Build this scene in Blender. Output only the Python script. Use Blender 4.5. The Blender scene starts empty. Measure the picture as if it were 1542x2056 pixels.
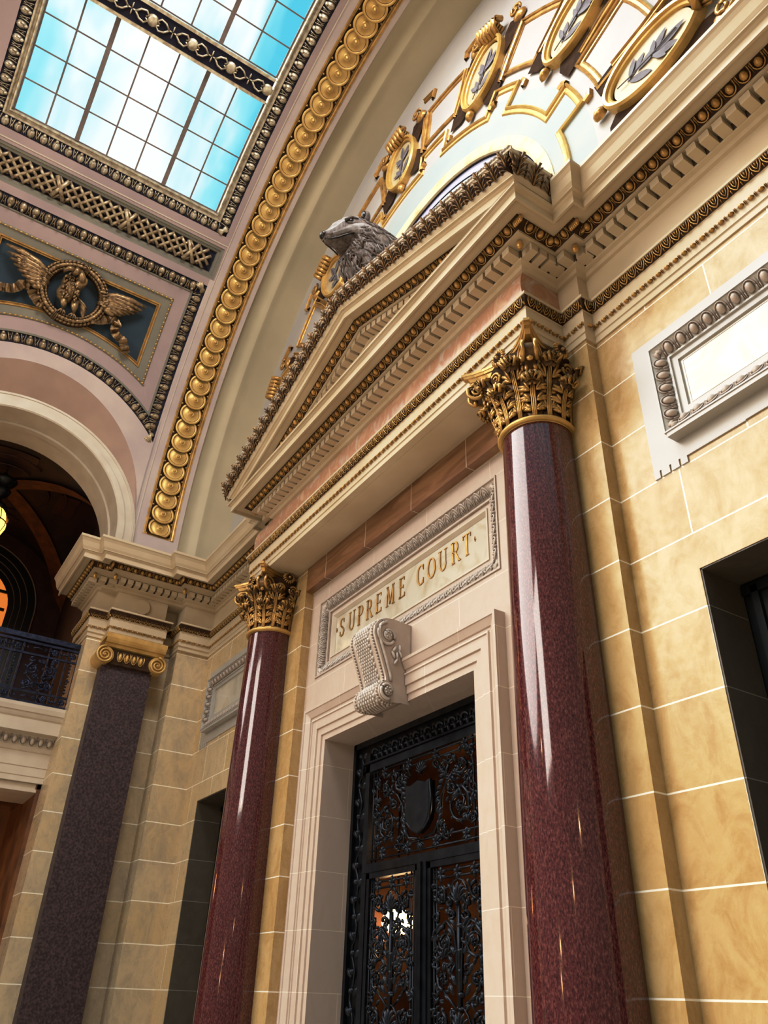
import bpy, math, random
from math import sin, cos, pi, sqrt, radians, degrees, atan2, hypot
random.seed(11)
C = bpy.context.scene.collection
ZO = 1.5            # floor level is 1.5 below the camera-relative zero used for the measurements

# ---------------------------------------------------------------- materials
def mat(name, col, rough=.5, metal=0.0, col2=None, scale=4.0, detail=5, bump=0.0, bscale=None, lo=.35, hi=.65,
        stretch=(1, 1, 1), col3=None, coat=0.0, emit=None, estr=0, distort=0.0, spec=None, ao_glaze=0.0):
    m = bpy.data.materials.new(name); m.use_nodes = True
    nt = m.node_tree; N = nt.nodes; L = nt.links
    b = N['Principled BSDF']
    b.inputs['Base Color'].default_value = (*col, 1); b.inputs['Roughness'].default_value = rough
    b.inputs['Metallic'].default_value = metal; b.inputs['Coat Weight'].default_value = coat
    b.inputs['Coat Roughness'].default_value = .08
    if spec is not None: b.inputs['Specular IOR Level'].default_value = spec
    if emit: b.inputs['Emission Color'].default_value = (*emit, 1); b.inputs['Emission Strength'].default_value = estr
    if col2 or bump:
        tc = N.new('ShaderNodeTexCoord'); mp = N.new('ShaderNodeMapping'); mp.inputs['Scale'].default_value = stretch
        L.new(tc.outputs['Object'], mp.inputs['Vector'])
    if col2:
        n = N.new('ShaderNodeTexNoise'); n.inputs['Scale'].default_value = scale; n.inputs['Detail'].default_value = detail
        n.inputs['Distortion'].default_value = distort
        r = N.new('ShaderNodeValToRGB'); e = r.color_ramp.elements
        e[0].position = lo; e[0].color = (*col, 1); e[1].position = hi; e[1].color = (*col2, 1)
        if col3:
            x = e.new((lo + hi) / 2); x.color = (*col3, 1)
        L.new(mp.outputs['Vector'], n.inputs['Vector']); L.new(n.outputs['Fac'], r.inputs['Fac'])
        L.new(r.outputs['Color'], b.inputs['Base Color'])
    if bump:
        n2 = N.new('ShaderNodeTexNoise'); n2.inputs['Scale'].default_value = bscale or scale * 4; n2.inputs['Detail'].default_value = 3
        bp = N.new('ShaderNodeBump'); bp.inputs['Strength'].default_value = bump; bp.inputs['Distance'].default_value = .01
        L.new(mp.outputs['Vector'], n2.inputs['Vector']); L.new(n2.outputs['Fac'], bp.inputs['Height'])
        L.new(bp.outputs['Normal'], b.inputs['Normal'])
    if ao_glaze:      # occlusion multiplies crevice shade into the colour, doubling as antique patina
        ao = N.new('ShaderNodeAmbientOcclusion'); ao.samples = 2; ao.inputs['Distance'].default_value = ao_glaze
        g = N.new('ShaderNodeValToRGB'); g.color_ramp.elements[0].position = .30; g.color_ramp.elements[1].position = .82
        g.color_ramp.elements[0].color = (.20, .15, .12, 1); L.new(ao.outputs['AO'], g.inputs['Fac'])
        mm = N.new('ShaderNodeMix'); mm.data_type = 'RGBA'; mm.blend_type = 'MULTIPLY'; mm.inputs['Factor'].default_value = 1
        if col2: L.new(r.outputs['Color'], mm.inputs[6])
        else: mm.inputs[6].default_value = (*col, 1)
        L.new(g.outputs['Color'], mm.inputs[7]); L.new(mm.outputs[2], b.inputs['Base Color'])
    return m

def ashlar(name, c1, c2, mortar, stain, rough, width=.95, row=.5218, z0=.0692, ms=.006, offs=.5, vein=.5, shift=0.0, bumpy=.25):
    m = bpy.data.materials.new(name); m.use_nodes = True
    nt = m.node_tree; N = nt.nodes; L = nt.links; b = N['Principled BSDF']
    tc = N.new('ShaderNodeTexCoord'); sx = N.new('ShaderNodeSeparateXYZ'); L.new(tc.outputs['Object'], sx.inputs[0])
    ad = N.new('ShaderNodeMath'); ad.operation = 'ADD'; L.new(sx.outputs['X'], ad.inputs[0]); L.new(sx.outputs['Y'], ad.inputs[1])
    a2 = N.new('ShaderNodeMath'); a2.operation = 'ADD'; L.new(ad.outputs[0], a2.inputs[0]); a2.inputs[1].default_value = 40 + shift
    sz = N.new('ShaderNodeMath'); sz.operation = 'ADD'; L.new(sx.outputs['Z'], sz.inputs[0]); sz.inputs[1].default_value = -z0 + row * 20
    cb = N.new('ShaderNodeCombineXYZ'); L.new(a2.outputs[0], cb.inputs[0]); L.new(sz.outputs[0], cb.inputs[1])
    br = N.new('ShaderNodeTexBrick'); L.new(cb.outputs[0], br.inputs['Vector'])
    br.offset = offs; br.inputs['Scale'].default_value = 1; br.inputs['Brick Width'].default_value = width
    br.inputs['Row Height'].default_value = row; br.inputs['Mortar Size'].default_value = ms; br.inputs['Mortar Smooth'].default_value = .15
    br.inputs['Color1'].default_value = (*c1, 1); br.inputs['Color2'].default_value = (*c2, 1); br.inputs['Mortar'].default_value = (*mortar, 1)
    n = N.new('ShaderNodeTexNoise'); n.inputs['Scale'].default_value = 3.4; n.inputs['Detail'].default_value = 12; n.inputs['Roughness'].default_value = .75
    n.inputs['Distortion'].default_value = .8
    mpn = N.new('ShaderNodeMapping'); mpn.inputs['Scale'].default_value = (1.5, 1.5, .8)
    L.new(tc.outputs['Object'], mpn.inputs['Vector']); L.new(mpn.outputs[0], n.inputs['Vector'])
    rp = N.new('ShaderNodeValToRGB'); rp.color_ramp.elements[0].position = .44; rp.color_ramp.elements[1].position = .64
    rp.color_ramp.elements[0].color = (0, 0, 0, 1)
    L.new(n.outputs['Fac'], rp.inputs['Fac'])
    fm = N.new('ShaderNodeMath'); fm.operation = 'MULTIPLY'; L.new(rp.outputs['Color'], fm.inputs[0])
    inv = N.new('ShaderNodeMath'); inv.operation = 'SUBTRACT'; inv.inputs[0].default_value = 1; L.new(br.outputs['Fac'], inv.inputs[1])
    k = N.new('ShaderNodeMath'); k.operation = 'MULTIPLY'; L.new(inv.outputs[0], k.inputs[0]); k.inputs[1].default_value = vein
    L.new(k.outputs[0], fm.inputs[1])
    mx = N.new('ShaderNodeMix'); mx.data_type = 'RGBA'; L.new(fm.outputs[0], mx.inputs['Factor'])
    L.new(br.outputs['Color'], mx.inputs[6]); mx.inputs[7].default_value = (*stain, 1)
    L.new(mx.outputs[2], b.inputs['Base Color'])
    n3 = N.new('ShaderNodeTexNoise'); n3.inputs['Scale'].default_value = 14; n3.inputs['Detail'].default_value = 6
    L.new(tc.outputs['Object'], n3.inputs['Vector'])
    mr = N.new('ShaderNodeMapRange'); L.new(n3.outputs['Fac'], mr.inputs['Value'])
    mr.inputs['From Min'].default_value = .3; mr.inputs['From Max'].default_value = .7
    mr.inputs['To Min'].default_value = rough * .7; mr.inputs['To Max'].default_value = rough * 1.5
    L.new(mr.outputs[0], b.inputs['Roughness'])
    bp = N.new('ShaderNodeBump'); bp.inputs['Strength'].default_value = bumpy; bp.inputs['Distance'].default_value = .004
    sb = N.new('ShaderNodeMath'); sb.operation = 'SUBTRACT'; L.new(n3.outputs['Fac'], sb.inputs[0]); L.new(br.outputs['Fac'], sb.inputs[1])
    L.new(sb.outputs[0], bp.inputs['Height']); L.new(bp.outputs['Normal'], b.inputs['Normal'])
    return m

M = {}
M['ashlar'] = ashlar('ashlar_gold', (.58, .43, .225), (.54, .37, .17), (.90, .84, .72), (.42, .26, .09), .24, width=1.1, shift=.44, vein=.9)
M['ashlar_plain'] = ashlar('ashlar_gold_strip', (.57, .41, .20), (.53, .36, .16), (.90, .84, .72), (.42, .26, .09), .26, width=90, vein=.8)
M['ashlar_side'] = ashlar('ashlar_side', (.66, .53, .35), (.66, .50, .28), (1, .94, .80), (.44, .36, .26), .30, width=90, ms=.007, vein=.75)
M['ashlar_pale'] = ashlar('ashlar_grey', (.66, .52, .33), (.66, .48, .25), (1, .92, .78), (.44, .35, .23), .30, width=.80, shift=.17)
M['pink_stone'] = ashlar('pink_limestone', (.60, .495, .42), (.57, .47, .40), (.80, .70, .60), (.52, .39, .30), .45, width=1.05, ms=.003, vein=.35)
M['cream'] = mat('cream_paint', (.60, .485, .325), .48, col2=(.68, .575, .42), scale=1.6)
M['rosy'] = mat('rosy_plaster', (.46, .355, .33), .6, col2=(.40, .305, .295), scale=1.3)
M['rib'] = mat('rib_plaster', (.60, .51, .46), .55, col2=(.52, .43, .41), scale=1.5)
M['rose'] = mat('rose_paint', (.46, .32, .25), .6, col2=(.41, .28, .22), scale=2)
M['olive'] = mat('olive_paint', (.27, .245, .185), .6, col2=(.22, .20, .16), scale=2)
M['cove'] = mat('cove_plaster', (.58, .50, .35), .55, col2=(.50, .43, .30), scale=.9, detail=6)
M['gold'] = mat('gilding', (.74, .47, .17), .34, .45, col2=(.50, .29, .09), scale=9, ao_glaze=.05)
M['gold_pale'] = mat('pale_gilding', (.76, .53, .20), .40, .35, col2=(.60, .38, .12), scale=5)
M['bronze'] = mat('antique_gilding', (.56, .38, .19), .38, .40, col2=(.20, .12, .06), scale=17, ao_glaze=.07)
M['crest_gold'] = mat('crest_gilding', (.44, .26, .105), .42, .40, col2=(.12, .065, .035), scale=20, ao_glaze=.05)
M['leaf_brown'] = mat('leaf_brown', (.26, .14, .05), .40, .35, col2=(.09, .045, .022), scale=14, ao_glaze=.06)
M['bulb'] = mat('ceiling_gilding', (.66, .54, .36), .36, .35, col2=(.30, .21, .12), scale=13, ao_glaze=.06)
M['silver_gold'] = mat('silvery_gilding', (.78, .70, .54), .36, .35, col2=(.45, .36, .24), scale=12, ao_glaze=.06)
M['umber'] = mat('umber_ground', (.050, .026, .015), .9, col2=(.085, .045, .025), scale=9, spec=.15)
M['navy'] = mat('navy_ground', (.030, .028, .045), .9, spec=.15)
M['blue'] = mat('blue_panel', (.030, .060, .085), .6, col2=(.022, .042, .062), scale=3)
M['granite'] = None
M['porphyry'] = mat('brown_porphyry', (.040, .024, .028), .5, col2=(.13, .080, .083), scale=34, detail=7, bump=.5, bscale=30, lo=.40, hi=.70)
M['frieze'] = mat('pink_marble', (.66, .47, .33), .28, col2=(.62, .53, .46), scale=3.6, detail=12, lo=.30, hi=.70, stretch=(1.6, 1, .9), col3=(.50, .27, .16), distort=1.4, coat=.1)
M['brown_marble'] = mat('brown_marble', (.20, .085, .035), .25, col2=(.36, .19, .09), scale=2.4, detail=12, stretch=(.5, 1, 3), distort=1.2, coat=.2)
M['marble'] = mat('white_marble', (.66, .61, .52), .09, col2=(.50, .42, .30), scale=2.2, detail=12, lo=.45, hi=.78, distort=2.5, coat=.3)
M['slab'] = mat('grey_stone', (.48, .45, .41), .30, col2=(.53, .50, .46), scale=2)
M['carved'] = mat('carved_stone', (.52, .43, .365), .5, col2=(.58, .49, .42), scale=8, ao_glaze=.02)
M['carved_white'] = mat('whitened_carving', (.72, .66, .61), .55, col2=(.58, .51, .45), scale=14, ao_glaze=.022)
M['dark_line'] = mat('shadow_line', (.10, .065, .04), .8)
M['iron'] = mat('black_iron', (.016, .019, .026), .30, .7, col2=(.03, .035, .045), scale=10)
M['iron_blue'] = mat('blued_iron', (.05, .062, .12), .28, .55, col2=(.02, .025, .05), scale=14)
M['lunette'] = mat('lunette_plaster', (.50, .47, .45), .6, col2=(.56, .53, .49), scale=1.2)
M['aqua'] = mat('lunette_blue', (.40, .47, .46), .6, col2=(.46, .50, .46), scale=1.5)
M['goldleaf_band'] = mat('gold_leaf_band', (.88, .73, .42), .45, .15, col2=(.62, .44, .18), scale=5, lo=.45, hi=.72, detail=8)
M['leaf_grey'] = mat('painted_leaf', (.16, .135, .15), .7, col2=(.24, .23, .25), scale=8)
M['panel_gold'] = mat('medallion_ground', (.62, .52, .34), .55, .1, col2=(.50, .36, .17), scale=5, lo=.4, hi=.7, detail=8)
M['badger'] = mat('weathered_carving', (.10, .068, .050), .6, col2=(.26, .20, .165), ao_glaze=.06, scale=9, detail=8, bump=.8, bscale=30, stretch=(2.5, 2.5, .8))
M['badger_light'] = mat('pale_carving', (.34, .31, .29), .5, col2=(.22, .18, .16), scale=16)
M['eye_black'] = mat('carved_eye', (.03, .022, .018), .2)
M['passage'] = mat('painted_dark', (.022, .014, .016), .6, col2=(.055, .022, .016), scale=2.2, detail=8)
M['passage_rib'] = mat('painted_rust', (.24, .075, .026), .55, col2=(.11, .032, .018), scale=5, detail=8)
M['passage_red'] = mat('painted_red_brown', (.075, .026, .020), .55, col2=(.045, .017, .015), scale=4)
M['amber'] = mat('amber_glass', (.5, .18, .04), .4, emit=(.75, .26, .05), estr=.9)
M['tan_glow'] = mat('rust_wall', (.26, .105, .038), .5, col2=(.10, .04, .02), scale=2.5)
M['bar_brown'] = mat('brown_bar', (.17, .125, .11), .5, col2=(.24, .19, .16), scale=3)
M['reveal'] = ashlar('shaded_reveal_stone', (.13, .105, .075), (.11, .09, .065), (.30, .27, .22), (.08, .065, .05), .4, width=90, ms=.004)  # same wall stone, darkened in colour to stand for the opening's shade
M['black'] = mat('dark_door', (.008, .010, .014), .35)
M['lamp'] = mat('lit_glass', (1, .8, .4), .4, emit=(1, .62, .16), estr=1.9)
M['lamp_reflection'] = mat('lamp_reflection_glow', (1, .9, .7), .4, emit=(1, .70, .38), estr=7)  # emission stands for a lamp reflected in glass behind the gate
M['floor'] = mat('floor_marble', (.34, .25, .17), .25, col2=(.42, .32, .22), scale=2)
M['lavender'] = mat('lavender_glass', (.42, .41, .58), .35, col2=(.52, .52, .66), scale=1.5, emit=(.42, .41, .55), estr=.18)  # slight emission added to brighten opaque glass lit from the front
M['grey_glass'] = mat('grey_green_glass', (.62, .66, .60), .35, emit=(.6, .64, .58), estr=.18)  # same added glow as the lavender panes
M['fascia_white'] = mat('pale_limestone', (.66, .59, .49), .5, col2=(.60, .52, .42), scale=3)
M['shade_stone'] = mat('reveal_stone', (.20, .17, .135), .4, col2=(.24, .20, .16), scale=4)

def granite():
    m = bpy.data.materials.new('red_granite'); m.use_nodes = True
    nt = m.node_tree; N = nt.nodes; L = nt.links; b = N['Principled BSDF']
    tc = N.new('ShaderNodeTexCoord')
    mp = N.new('ShaderNodeMapping'); mp.inputs['Scale'].default_value = (1, 1, .45); L.new(tc.outputs['Object'], mp.inputs[0])
    n = N.new('ShaderNodeTexNoise'); n.inputs['Scale'].default_value = 95; n.inputs['Detail'].default_value = 4; n.inputs['Roughness'].default_value = .7
    n2 = N.new('ShaderNodeTexNoise'); n2.inputs['Scale'].default_value = 3; n2.inputs['Detail'].default_value = 4
    L.new(mp.outputs[0], n.inputs['Vector']); L.new(mp.outputs[0], n2.inputs['Vector'])
    r = N.new('ShaderNodeValToRGB'); e = r.color_ramp.elements
    e[0].position = .34; e[0].color = (.028, .006, .009, 1); e[1].position = .72; e[1].color = (.27, .10, .085, 1)
    x = e.new(.52); x.color = (.115, .026, .028, 1)
    L.new(n.outputs['Fac'], r.inputs['Fac'])
    mx = N.new('ShaderNodeMix'); mx.data_type = 'RGBA'; mx.blend_type = 'MULTIPLY'; mx.inputs['Factor'].default_value = .5
    L.new(r.outputs['Color'], mx.inputs[6]); L.new(n2.outputs['Color'], mx.inputs[7])
    L.new(r.outputs['Color'], b.inputs['Base Color'])
    b.inputs['Roughness'].default_value = .10; b.inputs['Coat Weight'].default_value = .6; b.inputs['Coat Roughness'].default_value = .04
    return m
M['granite'] = granite()

def glass_mat():
    m = bpy.data.materials.new('skylight_glass'); m.use_nodes = True
    nt = m.node_tree; N = nt.nodes; L = nt.links
    for n in list(N):
        if n.type != 'OUTPUT_MATERIAL': N.remove(n)
    out = [n for n in N if n.type == 'OUTPUT_MATERIAL'][0]
    t = N.new('ShaderNodeBsdfTransparent'); t.inputs[0].default_value = (.90, .97, .97, 1)
    g = N.new('ShaderNodeBsdfGlossy'); g.inputs['Roughness'].default_value = .05
    mx = N.new('ShaderNodeMixShader'); mx.inputs[0].default_value = .06
    L.new(t.outputs[0], mx.inputs[1]); L.new(g.outputs[0], mx.inputs[2]); L.new(mx.outputs[0], out.inputs['Surface'])
    return m
M['glass'] = glass_mat()

# ---------------------------------------------------------------- mesh builder
class MB:
    def __init__(s): s.v = []; s.f = []; s.m = []; s.sm = []
    def add(s, V, F, mp=None, mi=0, smooth=True):
        o = len(s.v)
        s.v.extend([mp(*p) for p in V] if mp else V)
        for f in F: s.f.append(tuple(i + o for i in f)); s.m.append(mi); s.sm.append(smooth)
        return s
    def box(s, x0, x1, y0, y1, z0, z1, mp=None, mi=0):
        V = [(x, y, z) for x in (x0, x1) for y in (y0, y1) for z in (z0, z1)]
        F = [(0, 1, 3, 2), (4, 6, 7, 5), (0, 4, 5, 1), (2, 3, 7, 6), (0, 2, 6, 4), (1, 5, 7, 3)]
        return s.add(V, F, mp, mi, False)
    def grid(s, P, mi=0, smooth=True, mp=None, closed=False):
        n, m = len(P), len(P[0]); V = [p for r in P for p in r]
        F = [(i * m + j, i * m + j + 1, (i + 1) * m + j + 1, (i + 1) * m + j) for i in range(n - 1) for j in range(m - 1)]
        if closed: F += [(i * m + m - 1, i * m, (i + 1) * m, (i + 1) * m + m - 1) for i in range(n - 1)]
        return s.add(V, F, mp, mi, smooth)
    def build(s, name, mats, parent=None, base=None):
        me = bpy.data.meshes.new(name); me.from_pydata(s.v, [], s.f)
        if not isinstance(mats, (list, tuple)): mats = [mats]
        for k in mats: me.materials.append(M[k] if isinstance(k, str) else k)
        me.polygons.foreach_set('material_index', s.m); me.polygons.foreach_set('use_smooth', s.sm)
        me.update(); o = bpy.data.objects.new(name, me); C.objects.link(o)
        if parent is not None:
            o.parent = parent
            o.location = tuple(-c for c in worldbase(parent))
        return o

def worldbase(p):
    x = [0, 0, 0]
    while p is not None:
        for i in range(3): x[i] += p.location[i]
        p = p.parent
    return x

def tag(o, label=None, cat=None, group=None, kind=None):
    if label: o['label'] = label
    if cat: o['category'] = cat
    if group: o['group'] = group
    if kind: o['kind'] = kind
    elif cat: o['kind'] = 'thing'
    return o

def empty(name, loc, label=None, cat=None, group=None, kind=None):
    o = bpy.data.objects.new(name, None); C.objects.link(o); o.location = loc; o.empty_display_size = .1
    return tag(o, label, cat, group, kind)

# ---- primitive units as (verts, faces), local (u, v, w), w = height out of the surface
def ell(cu, cv, cw, ru, rv, rw, rot=0.0, n=8, k=3, full=False):
    V = []; F = []; c, s = cos(rot), sin(rot)
    lo = -k if full else 0
    for i in range(lo, k):
        a = i / k * pi / 2
        for j in range(n):
            b = 2 * pi * j / n; x, y = ru * cos(a) * cos(b), rv * cos(a) * sin(b)
            V.append((cu + x * c - y * s, cv + x * s + y * c, cw + rw * sin(a)))
    rows = k - lo
    for i in range(rows - 1):
        for j in range(n): F.append((i * n + j, i * n + (j + 1) % n, (i + 1) * n + (j + 1) % n, (i + 1) * n + j))
    V.append((cu, cv, cw + rw)); t = len(V) - 1
    for j in range(n): F.append(((rows - 1) * n + j, (rows - 1) * n + (j + 1) % n, t))
    return V, F

def tube(P, r, n=6, closed=False, half=False):
    """round rod along 3-d points; r number or list"""
    m = len(P); V = []; F = []
    for i, p in enumerate(P):
        a = P[(i - 1) % m] if (closed or i) else p; b = P[(i + 1) % m] if (closed or i < m - 1) else p
        t = [b[k] - a[k] for k in range(3)]; l = sqrt(sum(q * q for q in t)) or 1; t = [q / l for q in t]
        ref = (0, 0, 1) if abs(t[2]) < .9 else (0, 1, 0)
        s1 = (t[1] * ref[2] - t[2] * ref[1], t[2] * ref[0] - t[0] * ref[2], t[0] * ref[1] - t[1] * ref[0])
        l = sqrt(sum(q * q for q in s1)) or 1; s1 = [q / l for q in s1]
        s2 = (s1[1] * t[2] - s1[2] * t[1], s1[2] * t[0] - s1[0] * t[2], s1[0] * t[1] - s1[1] * t[0])
        rr = r[i] if isinstance(r, (list, tuple)) else r
        for j in range(n):
            q = 2 * pi * j / n
            V.append(tuple(p[k] + rr * (cos(q) * s1[k] + sin(q) * s2[k]) for k in range(3)))
    for i in range(m if closed else m - 1):
        i2 = (i + 1) % m
        for j in range(n): F.append((i * n + j, i * n + (j + 1) % n, i2 * n + (j + 1) % n, i2 * n + j))
    if not closed:
        F.append(tuple(range(n))[::-1]); F.append(tuple((m - 1) * n + j for j in range(n)))
    return V, F

def join(*U):
    V = []; F = []
    for v, f in U:
        o = len(V); V += v; F += [tuple(i + o for i in q) for q in f]
    return V, F
def xf(U, s=1, rot=0, du=0, dv=0, dw=0, su=1, sv=1, sw=1):
    c, n = cos(rot), sin(rot)
    return [((x * s * su) * c - (y * s * sv) * n + du, (x * s * su) * n + (y * s * sv) * c + dv, z * s * sw + dw) for x, y, z in U[0]], U[1]

def arcpts(cu, cv, ru, rv, a0, a1, n, w=0):
    return [(cu + ru * cos(a0 + (a1 - a0) * i / n), cv + rv * sin(a0 + (a1 - a0) * i / n), w) for i in range(n + 1)]

def U_egg(p, h, d):
    egg = ell(0, .53 * h, 0, .28 * p, .42 * h, d)
    sh = tube(arcpts(0, .60 * h, .39 * p, .56 * h, pi, 2 * pi, 8, d * .25), [.055 * p] * 9, 4)
    lf = tube([(-.39 * p, .60 * h, d * .25), (-.39 * p, .98 * h, d * .25)], .055 * p, 4)
    rt = tube([(.39 * p, .60 * h, d * .25), (.39 * p, .98 * h, d * .25)], .055 * p, 4)
    dart = ([(.5 * p - .04 * p, .95 * h, 0), (.5 * p + .04 * p, .95 * h, 0), (.5 * p, .08 * h, 0), (.5 * p, .7 * h, d * .6)],
            [(0, 3, 1), (1, 3, 2), (2, 3, 0)])
    return join(egg, sh, lf, rt, dart)
def U_water(p, h, d):
    a = tube([(-.46 * p, .95 * h, d * .4), (-.40 * p, .5 * h, d * .5), (-.2 * p, .18 * h, d * .6), (0, .04 * h, d * .5), (.2 * p, .18 * h, d * .6), (.40 * p, .5 * h, d * .5), (.46 * p, .95 * h, d * .4)], .065 * p, 4)
    b = tube([(-.24 * p, .95 * h, d * .4), (-.17 * p, .52 * h, d * .5), (0, .30 * h, d * .6), (.17 * p, .52 * h, d * .5), (.24 * p, .95 * h, d * .4)], .06 * p, 4)
    return join(a, b, ell(0, .72 * h, 0, .09 * p, .2 * h, d), ell(.5 * p, .25 * h, 0, .07 * p, .2 * h, d * .8))
def U_bead(p, h, d):
    return join(ell(0, .5 * h, 0, .30 * p, .42 * h, d, k=3), ell(.39 * p, .5 * h, 0, .035 * p, .5 * h, d, k=2, n=6), ell(.50 * p, .5 * h, 0, .035 * p, .5 * h, d, k=2, n=6))
def U_acanthus(p, h, d):
    """upright acanthus leaf, ribbed, fanned lobes, tip curling forward"""
    U = [tube([(0, 0, d * .2), (0, .4 * h, d * .45), (0, .75 * h, d * .7), (0, .93 * h, d * 1.15)], [.07 * p, .07 * p, .06 * p, .09 * p], 5)]
    for sg in (-1, 1):
        for (u0, v0, u1, v1, r, w) in ((.05, .02, .42, .20, .055, .35), (.05, .10, .46, .42, .06, .5), (.05, .30, .40, .66, .06, .7), (.04, .5, .24, .86, .055, .9)):
            U.append(tube([(sg * u0 * p, v0 * h, d * .15), (sg * (u0 * .5 + u1 * .5) * p * .85, (v0 * .35 + v1 * .65) * h, d * w * .9), (sg * u1 * p, v1 * h, d * w)],
                          [r * p * .5, r * p, r * p * .9], 4))
    U.append(ell(.5 * p, .55 * h, 0, .05 * p, .35 * h, d * .5, k=2, n=6))
    U.append(ell(.5 * p, .16 * h, 0, .10 * p, .14 * h, d * .5, k=2, n=6))
    return join(*U)
def U_bulb(p, h, d):
    """heavy ribbed leaf-and-bulb unit of the ceiling borders"""
    U = [ell(0, .45 * h, 0, .33 * p, .46 * h, d), ell(0, .84 * h, d * .3, .16 * p, .2 * h, d * .8, k=2, n=6)]
    for sg in (-1, 1):
        U.append(tube([(sg * .06 * p, .05 * h, d * .5), (sg * .13 * p, .45 * h, d * .98), (sg * .07 * p, .85 * h, d * .75)], .035 * p, 4))
        U.append(tube([(sg * .34 * p, .05 * h, d * .1), (sg * .42 * p, .5 * h, d * .5), (sg * .34 * p, .98 * h, d * .35)], .045 * p, 4))
    U.append(ell(.5 * p, .3 * h, 0, .07 * p, .22 * h, d * .6, k=2, n=6)); U.append(ell(.5 * p, .75 * h, 0, .05 * p, .16 * h, d * .5, k=2, n=6))
    return join(*U)
def U_dentil(p, h, d):
    w = .36 * p
    V = [(x, y, z) for x in (-w, w) for y in (0, h) for z in (0, d)]
    return V, [(0, 1, 3, 2), (4, 6, 7, 5), (0, 4, 5, 1), (2, 3, 7, 6), (0, 2, 6, 4), (1, 5, 7, 3)]
def U_scale(p, h, d): return ell(0, .4 * h, 0, .46 * p, .62 * h, d, k=2)

def slant(unit, ang, w0=0.0):
    def g(p, h, d):
        V, F = unit(p, h, d); c, s = cos(ang), sin(ang)
        return [(u, v * c + w * s, w0 - v * s + w * c) for u, v, w in V], F
    return g

def band(mb, path, F, unit, pitch, h, d, mi=0, smooth=True, phase=0.0, n=None, inset=0.0):
    """repeat unit along a 2-d polyline in surface space (a,b); v offsets to the left of travel, F(a,b,w)->3-d"""
    seg = [0]
    for i in range(1, len(path)): seg.append(seg[-1] + hypot(path[i][0] - path[i - 1][0], path[i][1] - path[i - 1][1]))
    Lt = seg[-1]; n = n or max(1, round((Lt - 2 * inset) / pitch)); p = (Lt - 2 * inset) / n
    U = unit(p, h, d)
    def at(s):
        s = min(max(s, 0), Lt); i = 1
        while i < len(seg) - 1 and seg[i] < s: i += 1
        l = (seg[i] - seg[i - 1]) or 1; t = (s - seg[i - 1]) / l
        tx, ty = (path[i][0] - path[i - 1][0]) / l, (path[i][1] - path[i - 1][1]) / l
        return path[i - 1][0] + t * (path[i][0] - path[i - 1][0]), path[i - 1][1] + t * (path[i][1] - path[i - 1][1]), tx, ty
    for q in range(n):
        s = inset + p * (q + .5 + phase); c = at(s)
        V = []
        for (u, v, w) in U[0]:
            V.append(F(c[0] + u * c[2] - v * c[3], c[1] + u * c[3] + v * c[2], w))
        mb.add(V, U[1], None, mi, smooth)
    return mb

def strip(mb, path, F, prof, mi=0, smooth=False, closed=False):
    """extrude 2-d profile (v,w) along 2-d path in surface space with mitred corners"""
    m = len(path); P = []
    for i, p in enumerate(path):
        a = path[(i - 1) % m] if (closed or i) else None; b = path[(i + 1) % m] if (closed or i < m - 1) else None
        def nrm(q0, q1):
            l = hypot(q1[0] - q0[0], q1[1] - q0[1]) or 1; return (-(q1[1] - q0[1]) / l, (q1[0] - q0[0]) / l)
        ns = [nrm(*t) for t in ((a, p), (p, b)) if t[0] is not None and t[1] is not None]
        if len(ns) == 2:
            k = 1 + ns[0][0] * ns[1][0] + ns[0][1] * ns[1][1]; k = max(k, .15)
            nn = ((ns[0][0] + ns[1][0]) / k, (ns[0][1] + ns[1][1]) / k)
        else: nn = ns[0]
        P.append([F(p[0] + v * nn[0], p[1] + v * nn[1], w) for v, w in prof])
    if closed: P.append(P[0])
    return mb.grid(P, mi, smooth)

Fw = lambda Y: (lambda a, b, w: (a, Y - w, b))            # wall facing -Y, a = X, b = Z
Fs = lambda X: (lambda a, b, w: (X + w, a, b))            # wall facing +X, a = Y, b = Z
Xc, Zc, RV = -5.69, 6.72, 6.40
def Fv(a, b, w):                                          # vault soffit, a = Y, b = arc length from the left springing
    th = pi - b / RV; r = RV - w
    return (Xc + r * cos(th), a, Zc + r * sin(th))
arc = lambda deg: radians(180 - deg) * RV                  # angle on the vault -> arc length

# ---------------------------------------------------------------- floor and stone walls
def cells(mb, xs, zs, y0, y1, hole):
    for i in range(len(xs) - 1):
        for j in range(len(zs) - 1):
            if not hole(.5 * (xs[i] + xs[i + 1]), .5 * (zs[j] + zs[j + 1])): mb.box(xs[i], xs[i + 1], y0, y1, zs[j], zs[j + 1])
tag(MB().box(-19, 7, -11, 9, -1.7, -1.5).build('floor', 'floor'), 'polished tan marble floor far below the frame', 'floor', kind='structure')
mb = MB(); cells(mb, [-3.35, -2.643, -1.05, 2.2], [-1.5, 2.418, 5.0], 4.0, 4.38, lambda x, z: -2.643 < x < -1.05 and z < 2.418)
tag(mb.build('wall_right', 'ashlar'), 'golden limestone block wall right of the red columns', 'wall', kind='structure')
mb = MB(); cells(mb, [-12.6, -11.467, -9.95, -9.1], [-1.5, 2.42, 5.0], 4.0, 4.38, lambda x, z: -11.467 < x < -9.95 and z < 2.42)
tag(mb.build('wall_left', 'ashlar_pale'), 'narrow limestone wall between the side wall and the left red column', 'wall', kind='structure')
mb = MB(); cells(mb, [-8.3, -7.9516, -7.55, -4.93, -4.561, -4.1], [-1.5, 2.423, 3.2653, 4.2227, 4.9], 4.0, 4.345, lambda x, z: (-7.55 < x < -4.93 and z < 2.423) or (-7.9516 < x < -4.561 and 3.2653 < z < 4.2227))
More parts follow.
